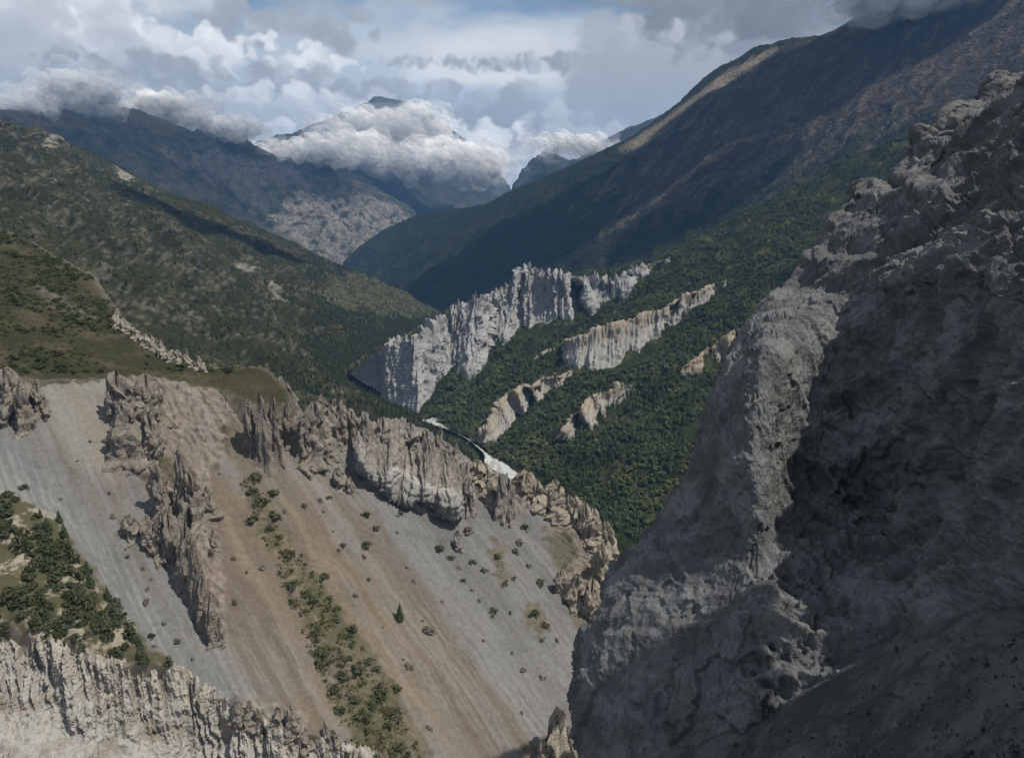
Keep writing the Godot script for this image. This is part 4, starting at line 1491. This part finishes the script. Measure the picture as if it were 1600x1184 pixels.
func build_rocks() -> void:
	rng.seed = 19
	for k in 4:
		rock_meshes["spike%d" % k] = spire_mesh(10 + k, 26, 30, 0.38 + 0.09 * k, 0.85)
		rock_meshes["lobe%d" % k] = spire_mesh(30 + k, 44, 44, 0.75 + 0.07 * k, 0.85)
		rock_meshes["block%d" % k] = spire_mesh(50 + k, 30, 26, 0.92, 0.9)
	var brown := rock_tone("brown_rock", Color(0.33, 0.305, 0.278))
	var gray := rock_tone("grey_rock", Color(0.345, 0.33, 0.312))
	var pale := rock_tone("pale_rock", Color(0.44, 0.40, 0.34))
	outcrop("rock_outcrop", "brown lobed rock at the upper left rim of the scree", brown, [[14, 648, 46, 70, "lobe0"], [42, 672, 34, 62, "lobe1"], [66, 640, 26, 42, "lobe2"], [-20, 640, 50, 60, "lobe3"]])
	outcrop("rock_outcrop", "tall brown rock tower hanging from the scree rim beside the pale chute", brown, [[205, 660, 62, 72, "lobe1"], [228, 650, 52, 66, "lobe0"], [205, 718, 58, 78, "lobe2"], [236, 712, 40, 66, "lobe3"], [186, 652, 30, 50, "lobe0"]])
	outcrop("rock_outcrop", "dark fluted columns side by side below the meadow tongue", brown, [[402, 704, 30, 76, "lobe0"], [417, 730, 26, 104, "lobe2"], [434, 716, 24, 86, "lobe1"], [393, 688, 20, 56, "lobe3"]])
	outcrop("rock_outcrop", "rounded brown buttress standing alone right of the fluted columns", brown, [[482, 714, 52, 78, "lobe1"], [456, 690, 24, 58, "lobe0"], [502, 706, 36, 62, "lobe3"]])
	outcrop("rock_outcrop", "small paired rock stubs above the grey scree chute", brown, [[535, 688, 24, 40, "lobe2"], [556, 694, 28, 46, "lobe1"]])
	outcrop("rock_outcrop", "wide dark rock wall with upright joints at the head of the grey scree", gray, [[600, 690, 30, 34, "lobe1"], [640, 694, 34, 30, "block1"], [672, 706, 26, 34, "lobe3"], [572, 700, 26, 50, "lobe2"], [734, 790, 24, 46, "lobe0"]],
		"", null, [[[545, 668], [575, 662], [610, 664], [640, 672], [668, 686], [700, 706], [728, 728], [742, 742]], [[552, 700], [568, 748], [592, 770], [622, 784], [655, 790], [690, 806], [715, 806], [744, 786]], 15.0, 200, 150, 8.0, 2.6])
	outcrop("rock_outcrop", "sharp twin spikes on the crest above the dark rock wall", gray, [[690, 706, 18, 42, "spike0"], [714, 726, 18, 38, "spike1"], [704, 716, 14, 26, "spike2"]])
	outcrop("rock_outcrop", "small dark rock fin lying in the grey scree chute", gray, [[535, 760, 26, 30, "lobe0"], [546, 768, 18, 22, "lobe2"]])
	outcrop("rock_outcrop", "dark split rock tower near the right end of the crest", gray, [[780, 806, 28, 60, "lobe0"], [797, 810, 26, 62, "lobe2"], [768, 792, 18, 46, "spike3"]])
	outcrop("rock_outcrop", "narrow boulder standing upright on the grey scree", gray, [[717, 858, 15, 28, "block0"]])
	outcrop("rock_outcrop", "yellowish lichen stained blocks near the nose of the scree", pale, [[880, 925, 22, 36, "block1"], [902, 938, 28, 46, "block0"], [926, 955, 32, 54, "lobe3"], [940, 915, 34, 56, "lobe1"], [944, 972, 24, 44, "block2"]])
	outcrop("rock_outcrop", "brown rock rib crossing the tan scree, broad upper part", brown, [[208, 838, 30, 36, "lobe0"], [230, 852, 28, 42, "lobe2"], [252, 862, 32, 56, "lobe1"], [278, 872, 38, 72, "lobe3"], [250, 800, 40, 70, "lobe2"], [306, 812, 42, 70, "lobe1"], [286, 800, 40, 90, "lobe0"], [325, 800, 24, 44, "spike3"]])
	outcrop("rock_outcrop", "leaning brown fin at the foot of the rock rib, over a dark hollow", brown, [[292, 905, 38, 92, "lobe2"], [308, 945, 32, 96, "lobe0"], [320, 975, 28, 74, "lobe3"], [334, 1002, 22, 66, "lobe1"], [344, 1006, 16, 40, "block1"], [336, 855, 14, 30, "spike2"]])
	outcrop("rock_outcrop", "row of dark spikes at the bottom edge of the tan scree", brown, [[375, 1122, 18, 40, "spike0"], [392, 1128, 18, 42, "spike1"], [408, 1134, 16, 44, "spike2"], [432, 1140, 18, 30, "spike3"], [452, 1146, 20, 44, "spike1"]])
	outcrop("rock_outcrop", "low dark spikes beside the strip of bushes at the bottom", brown, [[512, 1166, 20, 44, "spike0"], [530, 1178, 24, 54, "spike2"], [546, 1184, 18, 40, "spike1"], [480, 1160, 18, 30, "spike3"]])
	outcrop("rock_outcrop", "grey pointed pinnacles at the foot of the dark cliff", pale, [[866, 1200, 44, 112, "spike3"], [896, 1206, 36, 98, "spike2"], [914, 1192, 26, 70, "spike1"], [846, 1206, 22, 56, "spike0"]])
	# crests set with rows of spires
	var row1 := []
	for e in [[408, 590, 20, 24], [422, 594, 18, 26], [438, 604, 20, 30], [454, 612, 18, 30], [470, 622, 20, 40], [482, 632, 18, 44], [494, 642, 18, 38], [508, 648, 20, 40], [522, 652, 18, 34], [536, 656, 20, 34], [552, 662, 20, 28], [568, 668, 22, 26]]:
		row1.append(e + ["spike%d" % (row1.size() % 4)])
	outcrop("rock_outcrop", "row of thin brown spires along the crest behind the meadow tongue", brown, row1)
	var row2 := []
	for e in [[748, 745, 26, 30], [764, 756, 24, 28], [812, 766, 26, 36], [828, 776, 28, 40], [842, 784, 26, 38], [858, 792, 30, 40], [872, 800, 28, 42], [886, 812, 28, 36], [900, 822, 28, 40], [914, 834, 28, 44], [928, 846, 28, 42], [942, 860, 30, 44], [954, 876, 28, 44], [948, 900, 32, 44], [905, 800, 22, 30], [930, 820, 22, 30]]:
		row2.append(e + [["spike3", "lobe1", "spike2", "lobe3"][row2.size() % 4]])
	outcrop("rock_outcrop", "crumbling pale spires along the right end of the crest", pale, row2)
	var row3 := []
	for e in [[185, 512, 16, 30], [198, 520, 16, 26], [212, 528, 14, 20], [228, 540, 14, 20], [240, 548, 12, 24], [254, 556, 14, 28], [266, 562, 12, 18], [280, 566, 14, 22], [294, 570, 12, 26], [308, 575, 14, 22], [318, 578, 12, 14]]:
		row3.append(e + ["spike%d" % (row3.size() % 4)])
	outcrop("rock_outcrop", "white jagged rocks along the far edge of the olive meadow", rock_tone("white_rock", Color(0.44, 0.42, 0.37)), row3, "", shoulder)


# ---------------------------------------------------------------- bushes and stones on the scree

func bush(px: float, py: float, w: float, label: String, group := "", tall := 0.75) -> void:
	var p := pick(scree, px, py)
	var k := seen(p).z / F
	var o := mesh_node(plant_meshes["shrub%d" % (rng.randi() % 4)], leaf_mat("bush_leaf_%s" % "abc"[rng.randi() % 3], Color(0.055, 0.062, 0.034) * rng.randf_range(0.85, 1.25)), "bush")
	o.basis = Basis(UP, rng.randf() * TAU).scaled_local(Vector3(w * k * rng.randf_range(0.85, 1.35), w * k * tall * rng.randf_range(0.8, 1.2), w * k * rng.randf_range(0.7, 1.0)))
	o.position = p - Vector3(0, w * k * 0.05, 0)
	tag(o, label, "bush", group)


func conifer(px: float, py: float, h: float, label: String, group := "") -> void:
	var p := pick(scree, px, py)
	var k := seen(p).z / F
	var t := Node3D.new()
	mesh_node(plant_meshes.trunk, mats.bark, "trunk", t)
	mesh_node(plant_meshes["conifer%d" % (rng.randi() % 4)], leaf_mat("conifer_needle", Color(0.042, 0.056, 0.028), true), "crown", t)
	add(t, named("conifer_tree"))
	t.basis = Basis(UP, rng.randf() * TAU).scaled_local(Vector3(h * k * 1.25, h * k, h * k * 1.25))
	t.position = p
	tag(t, label, "tree", group)


func build_bushes() -> void:
	rng.seed = 61
	var b := [[483, 736, 24, "flat dark bush just below the rounded brown buttress"], [515, 778, 15, "small bush on the tan scree below the small rock fin"], [571, 804, 21, "bush left of the long grey streak, under the wide dark rock wall"], [587, 827, 16, "smaller bush below another on the long grey streak"], [624, 803, 16, "lone bush just under the dark rock wall's left corner"],
		[536, 853, 18, "bush with a bare stem side on the tan scree"], [571, 852, 24, "broad flat bush in the middle of the tan scree"], [686, 858, 24, "upper half of a split bush on grey scree"], [702, 873, 20, "lower half of a split bush on grey scree"], [724, 908, 17, "bush on grey scree right of the long streak"],
		[770, 957, 22, "wide bush alone in the middle of the grey scree"], [797, 958, 10, "tiny bush beside the wide lone bush"], [820, 825, 20, "bush below the split rock tower"], [843, 912, 19, "bush at the right among grey scree patches"], [847, 1000, 12, "dark bush below the large green patch"], [832, 962, 30, "large dark green patch of bush on the right scree"],
		[850, 978, 20, "right half of the large green bush patch"], [790, 912, 18, "bush low in the cluster right of the upright boulder"], [778, 870, 20, "bush in the cluster of grey green patches"], [740, 880, 20, "bush on the left of the cluster of patches"], [803, 905, 12, "small bush at the cluster's lower right"], [756, 892, 16, "ragged bush in the middle of the cluster"],
		[825, 885, 14, "small ragged bush above the right patch"], [475, 790, 12, "little bush at the top of the tan scree"], [577, 905, 11, "tiny dark bush on the tan scree above the lone conifer"], [620, 1078, 26, "tall bush at the right edge of the green strip"], [595, 1080, 34, "broad bush inside the green strip near the bottom"], [552, 985, 24, "round bush on the right edge of the green strip"],
		[37, 762, 18, "dark bush on the grey chute at the far left"], [108, 955, 16, "pale bush in the rib's bare patch"], [148, 1160, 22, "bush below the pale cliff near the bottom"], [92, 1165, 40, "dark bush at the foot of the pale cliff in the left corner"], [365, 942, 14, "bush on the tan scree right of the leaning fin"], [455, 940, 18, "bush left of the green strip"], [428, 770, 22, "bush beside the head of the green strip"]]
	for e in b:
		if e[1] < 1100 or e[0] > 500:
			bush(e[0], e[1], e[2], e[3])
	# the strip of bushes that runs down the scree
	var strip := [[388, 765], [402, 790], [398, 815], [420, 822], [436, 840], [452, 862], [470, 868], [484, 895], [500, 905], [512, 935], [528, 950], [520, 975], [545, 1000], [562, 1015], [575, 1035], [560, 1050], [585, 1050], [600, 1110], [575, 1115], [555, 1090], [570, 1145], [600, 1150], [628, 1160], [610, 1178], [585, 1180], [565, 1186], [640, 1184], [490, 985], [500, 1020], [530, 1060]]
	for k in 120:
		var x := rng.randf_range(370, 660)
		var y := rng.randf_range(745, 1190)
		var mid := 384.0 + (y - 745.0) * 0.50
		var half := 14.0 + (y - 745.0) * 0.085
		if absf(x - mid) < half and (rng.randf() < 0.4 or x > mid + 0.2 * half):
			strip.append([x, y])
	for e in strip:
		bush(e[0] + rng.randf_range(-5, 5), e[1] + rng.randf_range(-5, 5), rng.randf_range(12, 32), "green bush in the %s of the bushy strip running down the tan scree" % ("upper end" if e[1] < 860 else ("upper middle" if e[1] < 980 else ("lower middle" if e[1] < 1090 else "lower end"))), "bushes of the green strip")
	var low := []
	var low_tones := []
	for k in 4200:
		var x := rng.randf_range(366, 690)
		var y := rng.randf_range(745, 1195)
		if absf(x - (386.0 + (y - 745.0) * 0.50)) > 12.0 + (y - 745.0) * 0.10 or fbm.get_noise_2d(x / 30.0, y / 45.0) < -0.12:
			continue
		var p := pick(scree, x, y)
		var w: float = rng.randf_range(4, 13) * seen(p).z / F
		low.append(stand(p - Vector3(0, 0.1, 0), w, w * rng.randf_range(0.6, 1.1)))
		var t := rng.randf_range(0.8, 1.7)
		low_tones.append(Color(t * rng.randf_range(1.0, 1.3), t, t * 0.9))
	many("scrub", plant_meshes.low0, leaf_mat("scrub_leaf", Color(0.046, 0.058, 0.026)), low, low_tones, "low scrub covering the ground of the bushy strip on the tan scree", "scrub")
	# the bushy rib on the left
	var ribs := []
	for k in 1300:
		var x := rng.randf_range(-20, 262)
		var y := rng.randf_range(770, 1050)
		if y < 772 + maxf(0.0, x - 20) * 1.04 or y > 990 + x * 0.21:
			continue
		var lie := fbm.get_noise_2d((x - y) / 90.0, (x + y) / 190.0 + 5.0)    # bands that slant down the rib
		if rng.randf() > sm(-0.30, 0.02, lie + 0.10 * sm(40.0, 0.0, 0.7 * (y - 772 - (x - 20) * 1.04))):
			continue
		ribs.append([x, y, rng.randf_range(8, 19) * (1.0 + 0.6 * pow(rng.randf(), 2.0))])
	ribs.sort_custom(func(q, r): return q[2] > r[2])
	var rest := []
	var tones := []
	for k in ribs.size():
		var e: Array = ribs[k]
		if k < 150:
			bush(e[0], e[1], e[2], "dark green bush on the steep left rib, %s" % ("along its upper edge beside the grey chute" if e[1] < 830 + e[0] * 1.04 else ("just above the rim of the pale cliff" if e[1] > 950 + e[0] * 0.21 else "in the middle of the slope")), "bushes of the left rib", 0.95)
			continue
		var p := pick(scree, e[0], e[1])
		var w: float = e[2] * seen(p).z / F
		rest.append(stand(p - Vector3(0, 0.1, 0), w, w * rng.randf_range(0.8, 1.2)))
		var t := rng.randf_range(0.7, 1.3)
		tones.append(Color(t, t, t * 0.9))
	many("scrub", plant_meshes.shrub2, leaf_mat("scrub_leaf", Color(0.046, 0.058, 0.026)), rest, tones, "low scrub between the larger bushes of the left rib", "scrub")
	for e in [[88, 812, 30], [70, 828, 26], [60, 806, 22], [98, 840, 24], [115, 868, 26], [130, 890, 26], [145, 915, 26], [165, 940, 24], [180, 965, 26], [212, 1000, 28], [222, 1012, 26]]:
		conifer(e[0] + rng.randf_range(-6, 6), e[1] + rng.randf_range(-4, 8), e[2] * rng.randf_range(0.7, 1.3), "dark conifer on the %s edge of the bushy rib, against grey scree" % ("uppermost" if e[1] < 830 else ("upper" if e[1] < 900 else ("middle" if e[1] < 970 else "lowest"))), "conifers on the edge of the left rib")
	conifer(625, 968, 32, "lone conifer in the middle of the tan scree")
	# stones
	var stone := [[140, 690, 7], [95, 780, 6], [170, 770, 8], [175, 808, 7], [195, 858, 7], [199, 868, 7], [222, 888, 6], [235, 905, 6], [230, 920, 8], [228, 940, 8], [256, 975, 6], [276, 1002, 9], [208, 975, 5], [385, 895, 9], [410, 888, 9], [365, 872, 8], [540, 745, 7], [528, 860, 6], [568, 870, 8], [635, 887, 9], [646, 908, 11], [716, 888, 9], [730, 830, 12], [620, 832, 8], [505, 800, 6], [555, 930, 6], [668, 985, 16], [660, 970, 8], [636, 1040, 7], [643, 1042, 7], [630, 1030, 5], [818, 1048, 9], [845, 1058, 7], [852, 1060, 7], [893, 1105, 16], [815, 1113, 6], [668, 1135, 8], [672, 1138, 8], [748, 938, 7], [736, 922, 7], [810, 850, 14], [806, 862, 9], [500, 782, 8], [330, 860, 8], [342, 740, 7], [462, 700, 6], [520, 830, 5], [598, 980, 5], [870, 1000, 8], [240, 1010, 6], [120, 720, 5], [300, 1030, 5], [445, 800, 6], [690, 940, 5], [800, 1020, 6], [755, 1000, 5]]
	for e in stone:
		var p := pick(scree, e[0], e[1])
		var k: float = seen(p).z / F * e[2] * rng.randf_range(0.6, 1.15)
		var o := mesh_node(rock_meshes["block%d" % (rng.randi() % 3)], rock_tone("dark_rock", Color(0.20, 0.188, 0.175)), "boulder")
		o.basis = (Basis(UP, rng.randf() * TAU) * Basis(Vector3(1, 0, 0), rng.randfn() * 0.3)).scaled_local(Vector3(k * rng.randf_range(0.8, 1.3), k * rng.randf_range(0.5, 0.8), k))
		o.position = p - Vector3(0, k * 0.15, 0)
		tag(o, "small dark boulder lying on the %s" % ("grey chute at the far left" if e[0] < 180 else ("scree left of the brown rock rib" if e[0] < 300 else ("tan scree right of the brown rock rib" if e[0] < 480 else ("tan scree around the lone conifer" if e[0] < 700 else "grey scree at the right")))), "boulder", "boulders scattered on the scree")


# ---------------------------------------------------------------- the dark cliff on the right

func build_right_cliff() -> void:
	# rows from the bottom up, each from the outer edge into the wall: [px, py, depth]
	var t := [
		[[915, 1290, 205], [1030, 1290, 176], [1150, 1290, 158], [1390, 1320, 130], [1800, 1440, 88]],
		[[905, 1060, 215], [1050, 1065, 186], [1165, 1065, 169], [1370, 1065, 152], [1800, 1065, 105]],
		[[958, 900, 225], [1150, 905, 190], [1205, 905, 184], [1400, 900, 176], [1800, 900, 112]],
		[[1043, 800, 230], [1172, 800, 190], [1232, 800, 199], [1420, 800, 188], [1800, 800, 118]],
		[[1088, 700, 235], [1168, 700, 191], [1255, 700, 203], [1440, 700, 184], [1800, 700, 122]],
		[[1126, 600, 238], [1178, 600, 194], [1295, 600, 206], [1460, 600, 180], [1800, 600, 127]],
		[[1172, 515, 240], [1203, 522, 206], [1325, 500, 210], [1480, 500, 178], [1800, 500, 132]],
		[[1206, 470, 242], [1230, 480, 221], [1332, 462, 213], [1486, 460, 180], [1800, 455, 136]]]
	# the stepped crest
	var steps := [[1238, 437], [1259, 396], [1288, 387], [1300, 350], [1331, 323], [1338, 292], [1362, 290], [1396, 299], [1399, 268], [1430, 240], [1433, 209], [1456, 204], [1484, 172], [1529, 166], [1545, 142], [1559, 124], [1592, 126], [1645, 88]]
	for k in steps.size():
		var x: float = steps[k][0]
		var y: float = steps[k][1]
		var f := float(k) / (steps.size() - 1)
		var d := lerpf(243.0, 254.0, f)
		t.append([[x, y, d], [x + 14, y + 10, d - 9], [x + lerpf(92.0, 40.0, f), y + 8, d - lerpf(28.0, 12.0, f)], [lerpf(1488.0, 1700.0, f), lerpf(425.0, 30.0, f), lerpf(178.0, 202.0, f)], [1800, lerpf(420.0, -20.0, f), lerpf(137.0, 172.0, f)]])
	var rows := []
	for r in t:
		var line := []
		var p0 := at(r[0][0], r[0][1], r[0][2])
		line.append(p0 + Vector3(30, -22, -36))
		for e in r:
			line.append(at(e[0], e[1], e[2]))
		line.append(line[-1] + Vector3(34, 34, 8))
		line.append(line[-1] + Vector3(60, 6, 10))
		rows.append(line)
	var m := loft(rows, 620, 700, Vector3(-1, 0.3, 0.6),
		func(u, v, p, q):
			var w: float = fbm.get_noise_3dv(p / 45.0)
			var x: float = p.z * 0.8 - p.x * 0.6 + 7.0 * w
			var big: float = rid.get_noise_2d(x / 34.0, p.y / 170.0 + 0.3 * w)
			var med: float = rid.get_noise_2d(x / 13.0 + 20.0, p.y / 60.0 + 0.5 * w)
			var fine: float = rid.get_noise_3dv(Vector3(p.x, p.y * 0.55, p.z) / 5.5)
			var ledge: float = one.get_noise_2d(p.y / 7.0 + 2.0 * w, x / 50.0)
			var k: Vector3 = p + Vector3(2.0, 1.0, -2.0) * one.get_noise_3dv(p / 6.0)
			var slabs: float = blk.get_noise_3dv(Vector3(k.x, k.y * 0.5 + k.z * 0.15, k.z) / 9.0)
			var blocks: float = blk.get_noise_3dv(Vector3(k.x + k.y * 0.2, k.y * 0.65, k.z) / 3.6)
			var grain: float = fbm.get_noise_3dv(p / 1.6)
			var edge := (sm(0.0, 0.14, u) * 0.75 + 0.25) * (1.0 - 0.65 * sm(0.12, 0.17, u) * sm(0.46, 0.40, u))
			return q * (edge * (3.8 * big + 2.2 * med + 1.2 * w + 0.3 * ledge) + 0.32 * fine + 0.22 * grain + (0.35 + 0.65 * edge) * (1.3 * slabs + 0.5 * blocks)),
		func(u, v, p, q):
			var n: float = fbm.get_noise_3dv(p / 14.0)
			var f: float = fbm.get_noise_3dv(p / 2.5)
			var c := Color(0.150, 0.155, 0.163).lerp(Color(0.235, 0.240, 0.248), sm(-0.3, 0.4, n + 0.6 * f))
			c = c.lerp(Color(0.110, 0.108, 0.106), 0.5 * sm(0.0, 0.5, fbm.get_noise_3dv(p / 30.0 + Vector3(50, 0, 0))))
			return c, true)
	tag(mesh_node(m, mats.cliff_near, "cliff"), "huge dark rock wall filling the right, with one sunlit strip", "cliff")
	# added unseen wall beside and behind the camera, shaped to shade the foreground scree
	rows = []
	for z in [-122.0, -92.0, -60.0, -20.0, 30.0, 90.0]:
		var out: float = 8.0 * sin(z * 0.11) + maxf(0.0, -z - 80.0) * 0.55
		rows.append([Vector3(74 + out, 560, z), Vector3(82 + out, 660, z), Vector3(92 + out, 760, z + 4), Vector3(106 + out, 860, z + 8), Vector3(150 + out, 910, z + 14), Vector3(210, 880, z + 16)])
	m = loft(rows, 90, 60, Vector3(-1, 0.3, 0),
		func(u, v, p, q): return q * (5.0 * rid.get_noise_3dv(Vector3(p.x / 40.0, p.y / 120.0, p.z / 40.0)) + 2.0 * fbm.get_noise_3dv(p / 9.0)),
		func(u, v, p, q): return Color(0.215, 0.205, 0.195).lerp(Color(0.30, 0.29, 0.28), sm(-0.3, 0.4, fbm.get_noise_3dv(p / 14.0))))
	tag(mesh_node(m, mats.cliff_near, "cliff"), "added rock wall beside the camera, unseen on the right, that shades the dark scree", "", "", "structure")
	# the dark scree at its foot
	var g := [
		[[1950, 960, 92], [1680, 985, 116], [1480, 985, 138], [1310, 1050, 158], [1160, 1120, 172], [1040, 1185, 178], [930, 1270, 182]],
		[[1950, 1090, 60], [1730, 1110, 78], [1540, 1130, 98], [1390, 1165, 116], [1240, 1195, 132], [1110, 1240, 144], [980, 1310, 152]],
		[[1950, 1290, 38], [1790, 1300, 48], [1620, 1310, 62], [1450, 1320, 78], [1300, 1330, 92], [1150, 1360, 104], [1000, 1410, 116]]]
	rows = []
	for r in g:
		rows.append(r.map(func(e): return at(e[0], e[1], e[2])))
	rows.push_front(rows[0].map(func(p): return p + Vector3(10, -3, -12)))
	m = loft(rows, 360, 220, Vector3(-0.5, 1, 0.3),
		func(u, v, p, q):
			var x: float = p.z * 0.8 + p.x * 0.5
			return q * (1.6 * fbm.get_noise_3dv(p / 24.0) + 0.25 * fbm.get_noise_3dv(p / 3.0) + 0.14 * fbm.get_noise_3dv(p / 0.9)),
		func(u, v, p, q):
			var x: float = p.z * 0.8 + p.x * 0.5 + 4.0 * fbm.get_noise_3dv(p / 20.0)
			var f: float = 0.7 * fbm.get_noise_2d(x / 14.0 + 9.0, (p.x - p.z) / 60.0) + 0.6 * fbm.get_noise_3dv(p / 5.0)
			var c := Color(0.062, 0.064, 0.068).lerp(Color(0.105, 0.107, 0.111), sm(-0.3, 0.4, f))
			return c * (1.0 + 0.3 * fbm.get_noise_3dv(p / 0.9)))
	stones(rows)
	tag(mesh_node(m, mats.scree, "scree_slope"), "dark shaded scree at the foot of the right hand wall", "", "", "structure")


func stones(rows: Array) -> void:                # loose stones on the dark scree
	rng.seed = 33
	var places := []
	var tints := []
	for k in 1500:
		var v := pow(rng.randf(), 0.8) * 1.999 + 1.0
		var r := int(v)
		var u := rng.randf()
		var p := along(rows[r], u).lerp(along(rows[r + 1], u), v - r)
		var s := rng.randf_range(0.12, 0.4) * (1.0 + 2.2 * pow(rng.randf(), 12.0))
		places.append(Transform3D((Basis(UP, rng.randf() * TAU) * Basis(Vector3(1, 0, 0), rng.randfn() * 0.5)).scaled_local(Vector3(s * 1.3, s, s)), p + UP * 0.2))
		var t := rng.randf_range(0.45, 0.9)
		tints.append(Color(t * 0.95, t, t * 1.06))
	many("stones", rock_meshes.block0, rock_tone("grey_rock", Color(0.2, 0.2, 0.2)), places, tints, "loose grey stones lying on the dark scree", "stones")


# ---------------------------------------------------------------- clouds

func fog_cloud(p: Vector3, size: Vector3, dens: float, parent: Node3D) -> void:
	var f := FogVolume.new()
	f.shape = RenderingServer.FOG_VOLUME_SHAPE_ELLIPSOID
	f.size = size
	if not mats.has("fog%f" % dens):
		var m := FogMaterial.new()
		m.density = dens
		m.albedo = Color(0.97, 0.98, 1.0)
		m.resource_name = "cloud"
		mats["fog%f" % dens] = m
	f.material = mats["fog%f" % dens]
	f.position = p - parent.position
	add(f, "cloud_puff", parent)


func on_plane(s: Sheet, px: float, py: float) -> Vector3:
	var q := s.hit(EYE, ray(px, py))
	return s.o + s.e1 * q.x + s.e2 * q.y


func puffs(px: float, py: float, d: float, rx: float, ry: float, count: int, label: String) -> void:
	# a cloud of many thin round puffs; middle and half sizes in pixels at that depth
	var c := at(px, py, d)
	var k := d / F
	var places := []
	var tints := []
	for i in count:
		var v := Vector3(rng.randfn() * 0.46, rng.randfn() * 0.44, rng.randfn() * 0.44)
		if v.length() > 1.35:
			continue
		var lump: float = fbm.get_noise_3dv(v * 1.7 + c / 900.0)
		if lump < -0.12:
			continue
		var r: float = ry * k * rng.randf_range(0.12, 0.46) * (1.0 + lump)
		var p := c + Vector3(v.x * rx * k, v.y * ry * k, v.z * rx * k * 0.5)
		places.append(Transform3D((Basis(UP, rng.randf() * TAU) * Basis(Vector3(1, 0, 0), rng.randf() * TAU)).scaled_local(Vector3(r * 1.25, r, r * 1.25)), p))
		tints.append(Color(1, 1, 1, lerpf(1.0, 0.25, sm(0.3, 1.15, v.length()))))
	var root := Node3D.new()
	add(root, named("cloud"))
	root.position = c
	for q in places.size():
		places[q].origin -= c
	var o := many("puffs", rock_meshes.puff, mats.cloud, places, tints, "", "")
	remove_child(o)
	root.add_child(o)
	for q in 5:                                  # a thin veil round the puffs
		var v := Vector3(rng.randf_range(-0.7, 0.7), rng.randf_range(-0.3, 0.3), rng.randf_range(-0.3, 0.3))
		fog_cloud(c + Vector3(v.x * rx, v.y * ry, v.z * rx) * k, Vector3(rng.randf_range(0.9, 1.5) * rx, rng.randf_range(1.2, 2.2) * ry, rx) * k, 0.0005, root)
	tag(root, label, "cloud")


func shade_cloud(root: Node3D, ground: Vector3, up: float, size: Vector3, dens: float) -> void:
	fog_cloud(ground + sun_dir() * up, size, dens, root)


func build_clouds() -> void:
	rng.seed = 90
	var m := StandardMaterial3D.new()
	m.resource_name = "cloud"
	m.albedo_color = Color(0.99, 0.99, 0.99, 0.24)
	m.transparency = BaseMaterial3D.TRANSPARENCY_ALPHA
	m.roughness = 1.0
	m.metallic_specular = 0.0
	mats.cloud = m
	m.vertex_color_use_as_albedo = true
	var pos := PackedVector3Array()              # a lumpy round puff
	for j in 17:
		for i in 29:
			var th := PI * j / 16.0
			var ph := TAU * (i % 28) / 28.0
			var d := Vector3(sin(th) * cos(ph), -cos(th), sin(th) * sin(ph))
			pos.append(d * (0.95 + 0.34 * fbm.get_noise_3dv(d * 1.3) + 0.05 * fbm.get_noise_3dv(d * 4.0 + Vector3(5, 0, 0))))
	rock_meshes.puff = grid_mesh(29, 17, pos, Vector3.ZERO, func(k, p, q): return Color.WHITE)
	puffs(695, 254, 9900, 110, 34, 572, "bright white cloud bank in front of the distant blue peak")
	puffs(600, 205, 10300, 110, 34, 357, "grey white cloud wrapped round the left side of the distant peak")
	puffs(640, 196, 10400, 60, 24, 300, "white cloud clinging to the left shoulder of the distant peak")
	puffs(480, 238, 8300, 110, 22, 357, "white cloud resting on the far end of the left mountain")
	puffs(350, 200, 7700, 70, 22, 178, "small grey cloud over the dip in the left mountain's top")
	puffs(255, 172, 7500, 90, 28, 250, "grey cloud lying over the middle of the left mountain's top")
	puffs(120, 150, 6500, 90, 34, 250, "tall grey cloud on the near top of the left mountain")
	puffs(20, 168, 6100, 80, 22, 178, "low grey cloud at the left end of the long mountain")
	puffs(560, 232, 9300, 60, 26, 178, "white cloud tongue hanging down between the left mountain and the blue wall")
	puffs(890, 226, 8800, 80, 20, 185, "thin white cloud over the dark shoulder behind the bare ridge")
	puffs(1430, -8, 3900, 150, 38, 429, "grey cloud hanging on the summit of the great right hand mountain")
	# clouds overhead, out of the picture, whose shadows lie on the mountains
	var g := Sheet.new()
	g.plane(at(560, 435, 5800), at(700, 478, 4400), at(1340, 30, 4300))
	var root := Node3D.new()
	add(root, "cloud_bank")
	root.position = Vector3(1500, 2600, -4500)
	for e in [[690, 450, 380], [750, 410, 380], [830, 370, 400], [920, 330, 420], [1000, 275, 370], [1080, 225, 370], [1150, 160, 320], [1240, 130, 400], [1330, 100, 420], [1100, 310, 260], [1420, 60, 300]]:
		shade_cloud(root, on_plane(g, e[0], e[1]), 2600.0, Vector3(e[2] * 2.2, 380, e[2] * 2.2), 0.014)
	tag(root, "grey cloud overhead that shades the great right hand mountainside", "cloud")
	var d_ := Sheet.new()
	d_.plane(at(200, 175, 7000), at(540, 410, 7000), at(640, 330, 9000))
	root = Node3D.new()
	add(root, "cloud_bank_001")
	root.position = Vector3(-2000, 3600, -7000)
	for e in [[60, 215, 900], [200, 215, 900], [320, 240, 900], [420, 270, 700], [330, 300, 500], [500, 300, 500]]:
		shade_cloud(root, on_plane(d_, e[0], e[1]), 3200.0, Vector3(e[2] * 2.2, 500, e[2] * 2.2), 0.0012)
	tag(root, "grey cloud overhead that shades the long left hand mountain", "cloud")
	root = Node3D.new()
	add(root, "cloud_bank_002")
	root.position = Vector3(-500, 2600, -2800)
	for e in [[255, 330, 170], [310, 345, 170], [370, 372, 150], [430, 395, 120], [470, 412, 90]]:
		shade_cloud(root, on_plane(left_bank, e[0], e[1]), 2600.0, Vector3(e[2] * 2.2, 200, e[2] * 2.2), 0.012)
	tag(root, "small cloud overhead that shades a band of the left bank hillside", "cloud")
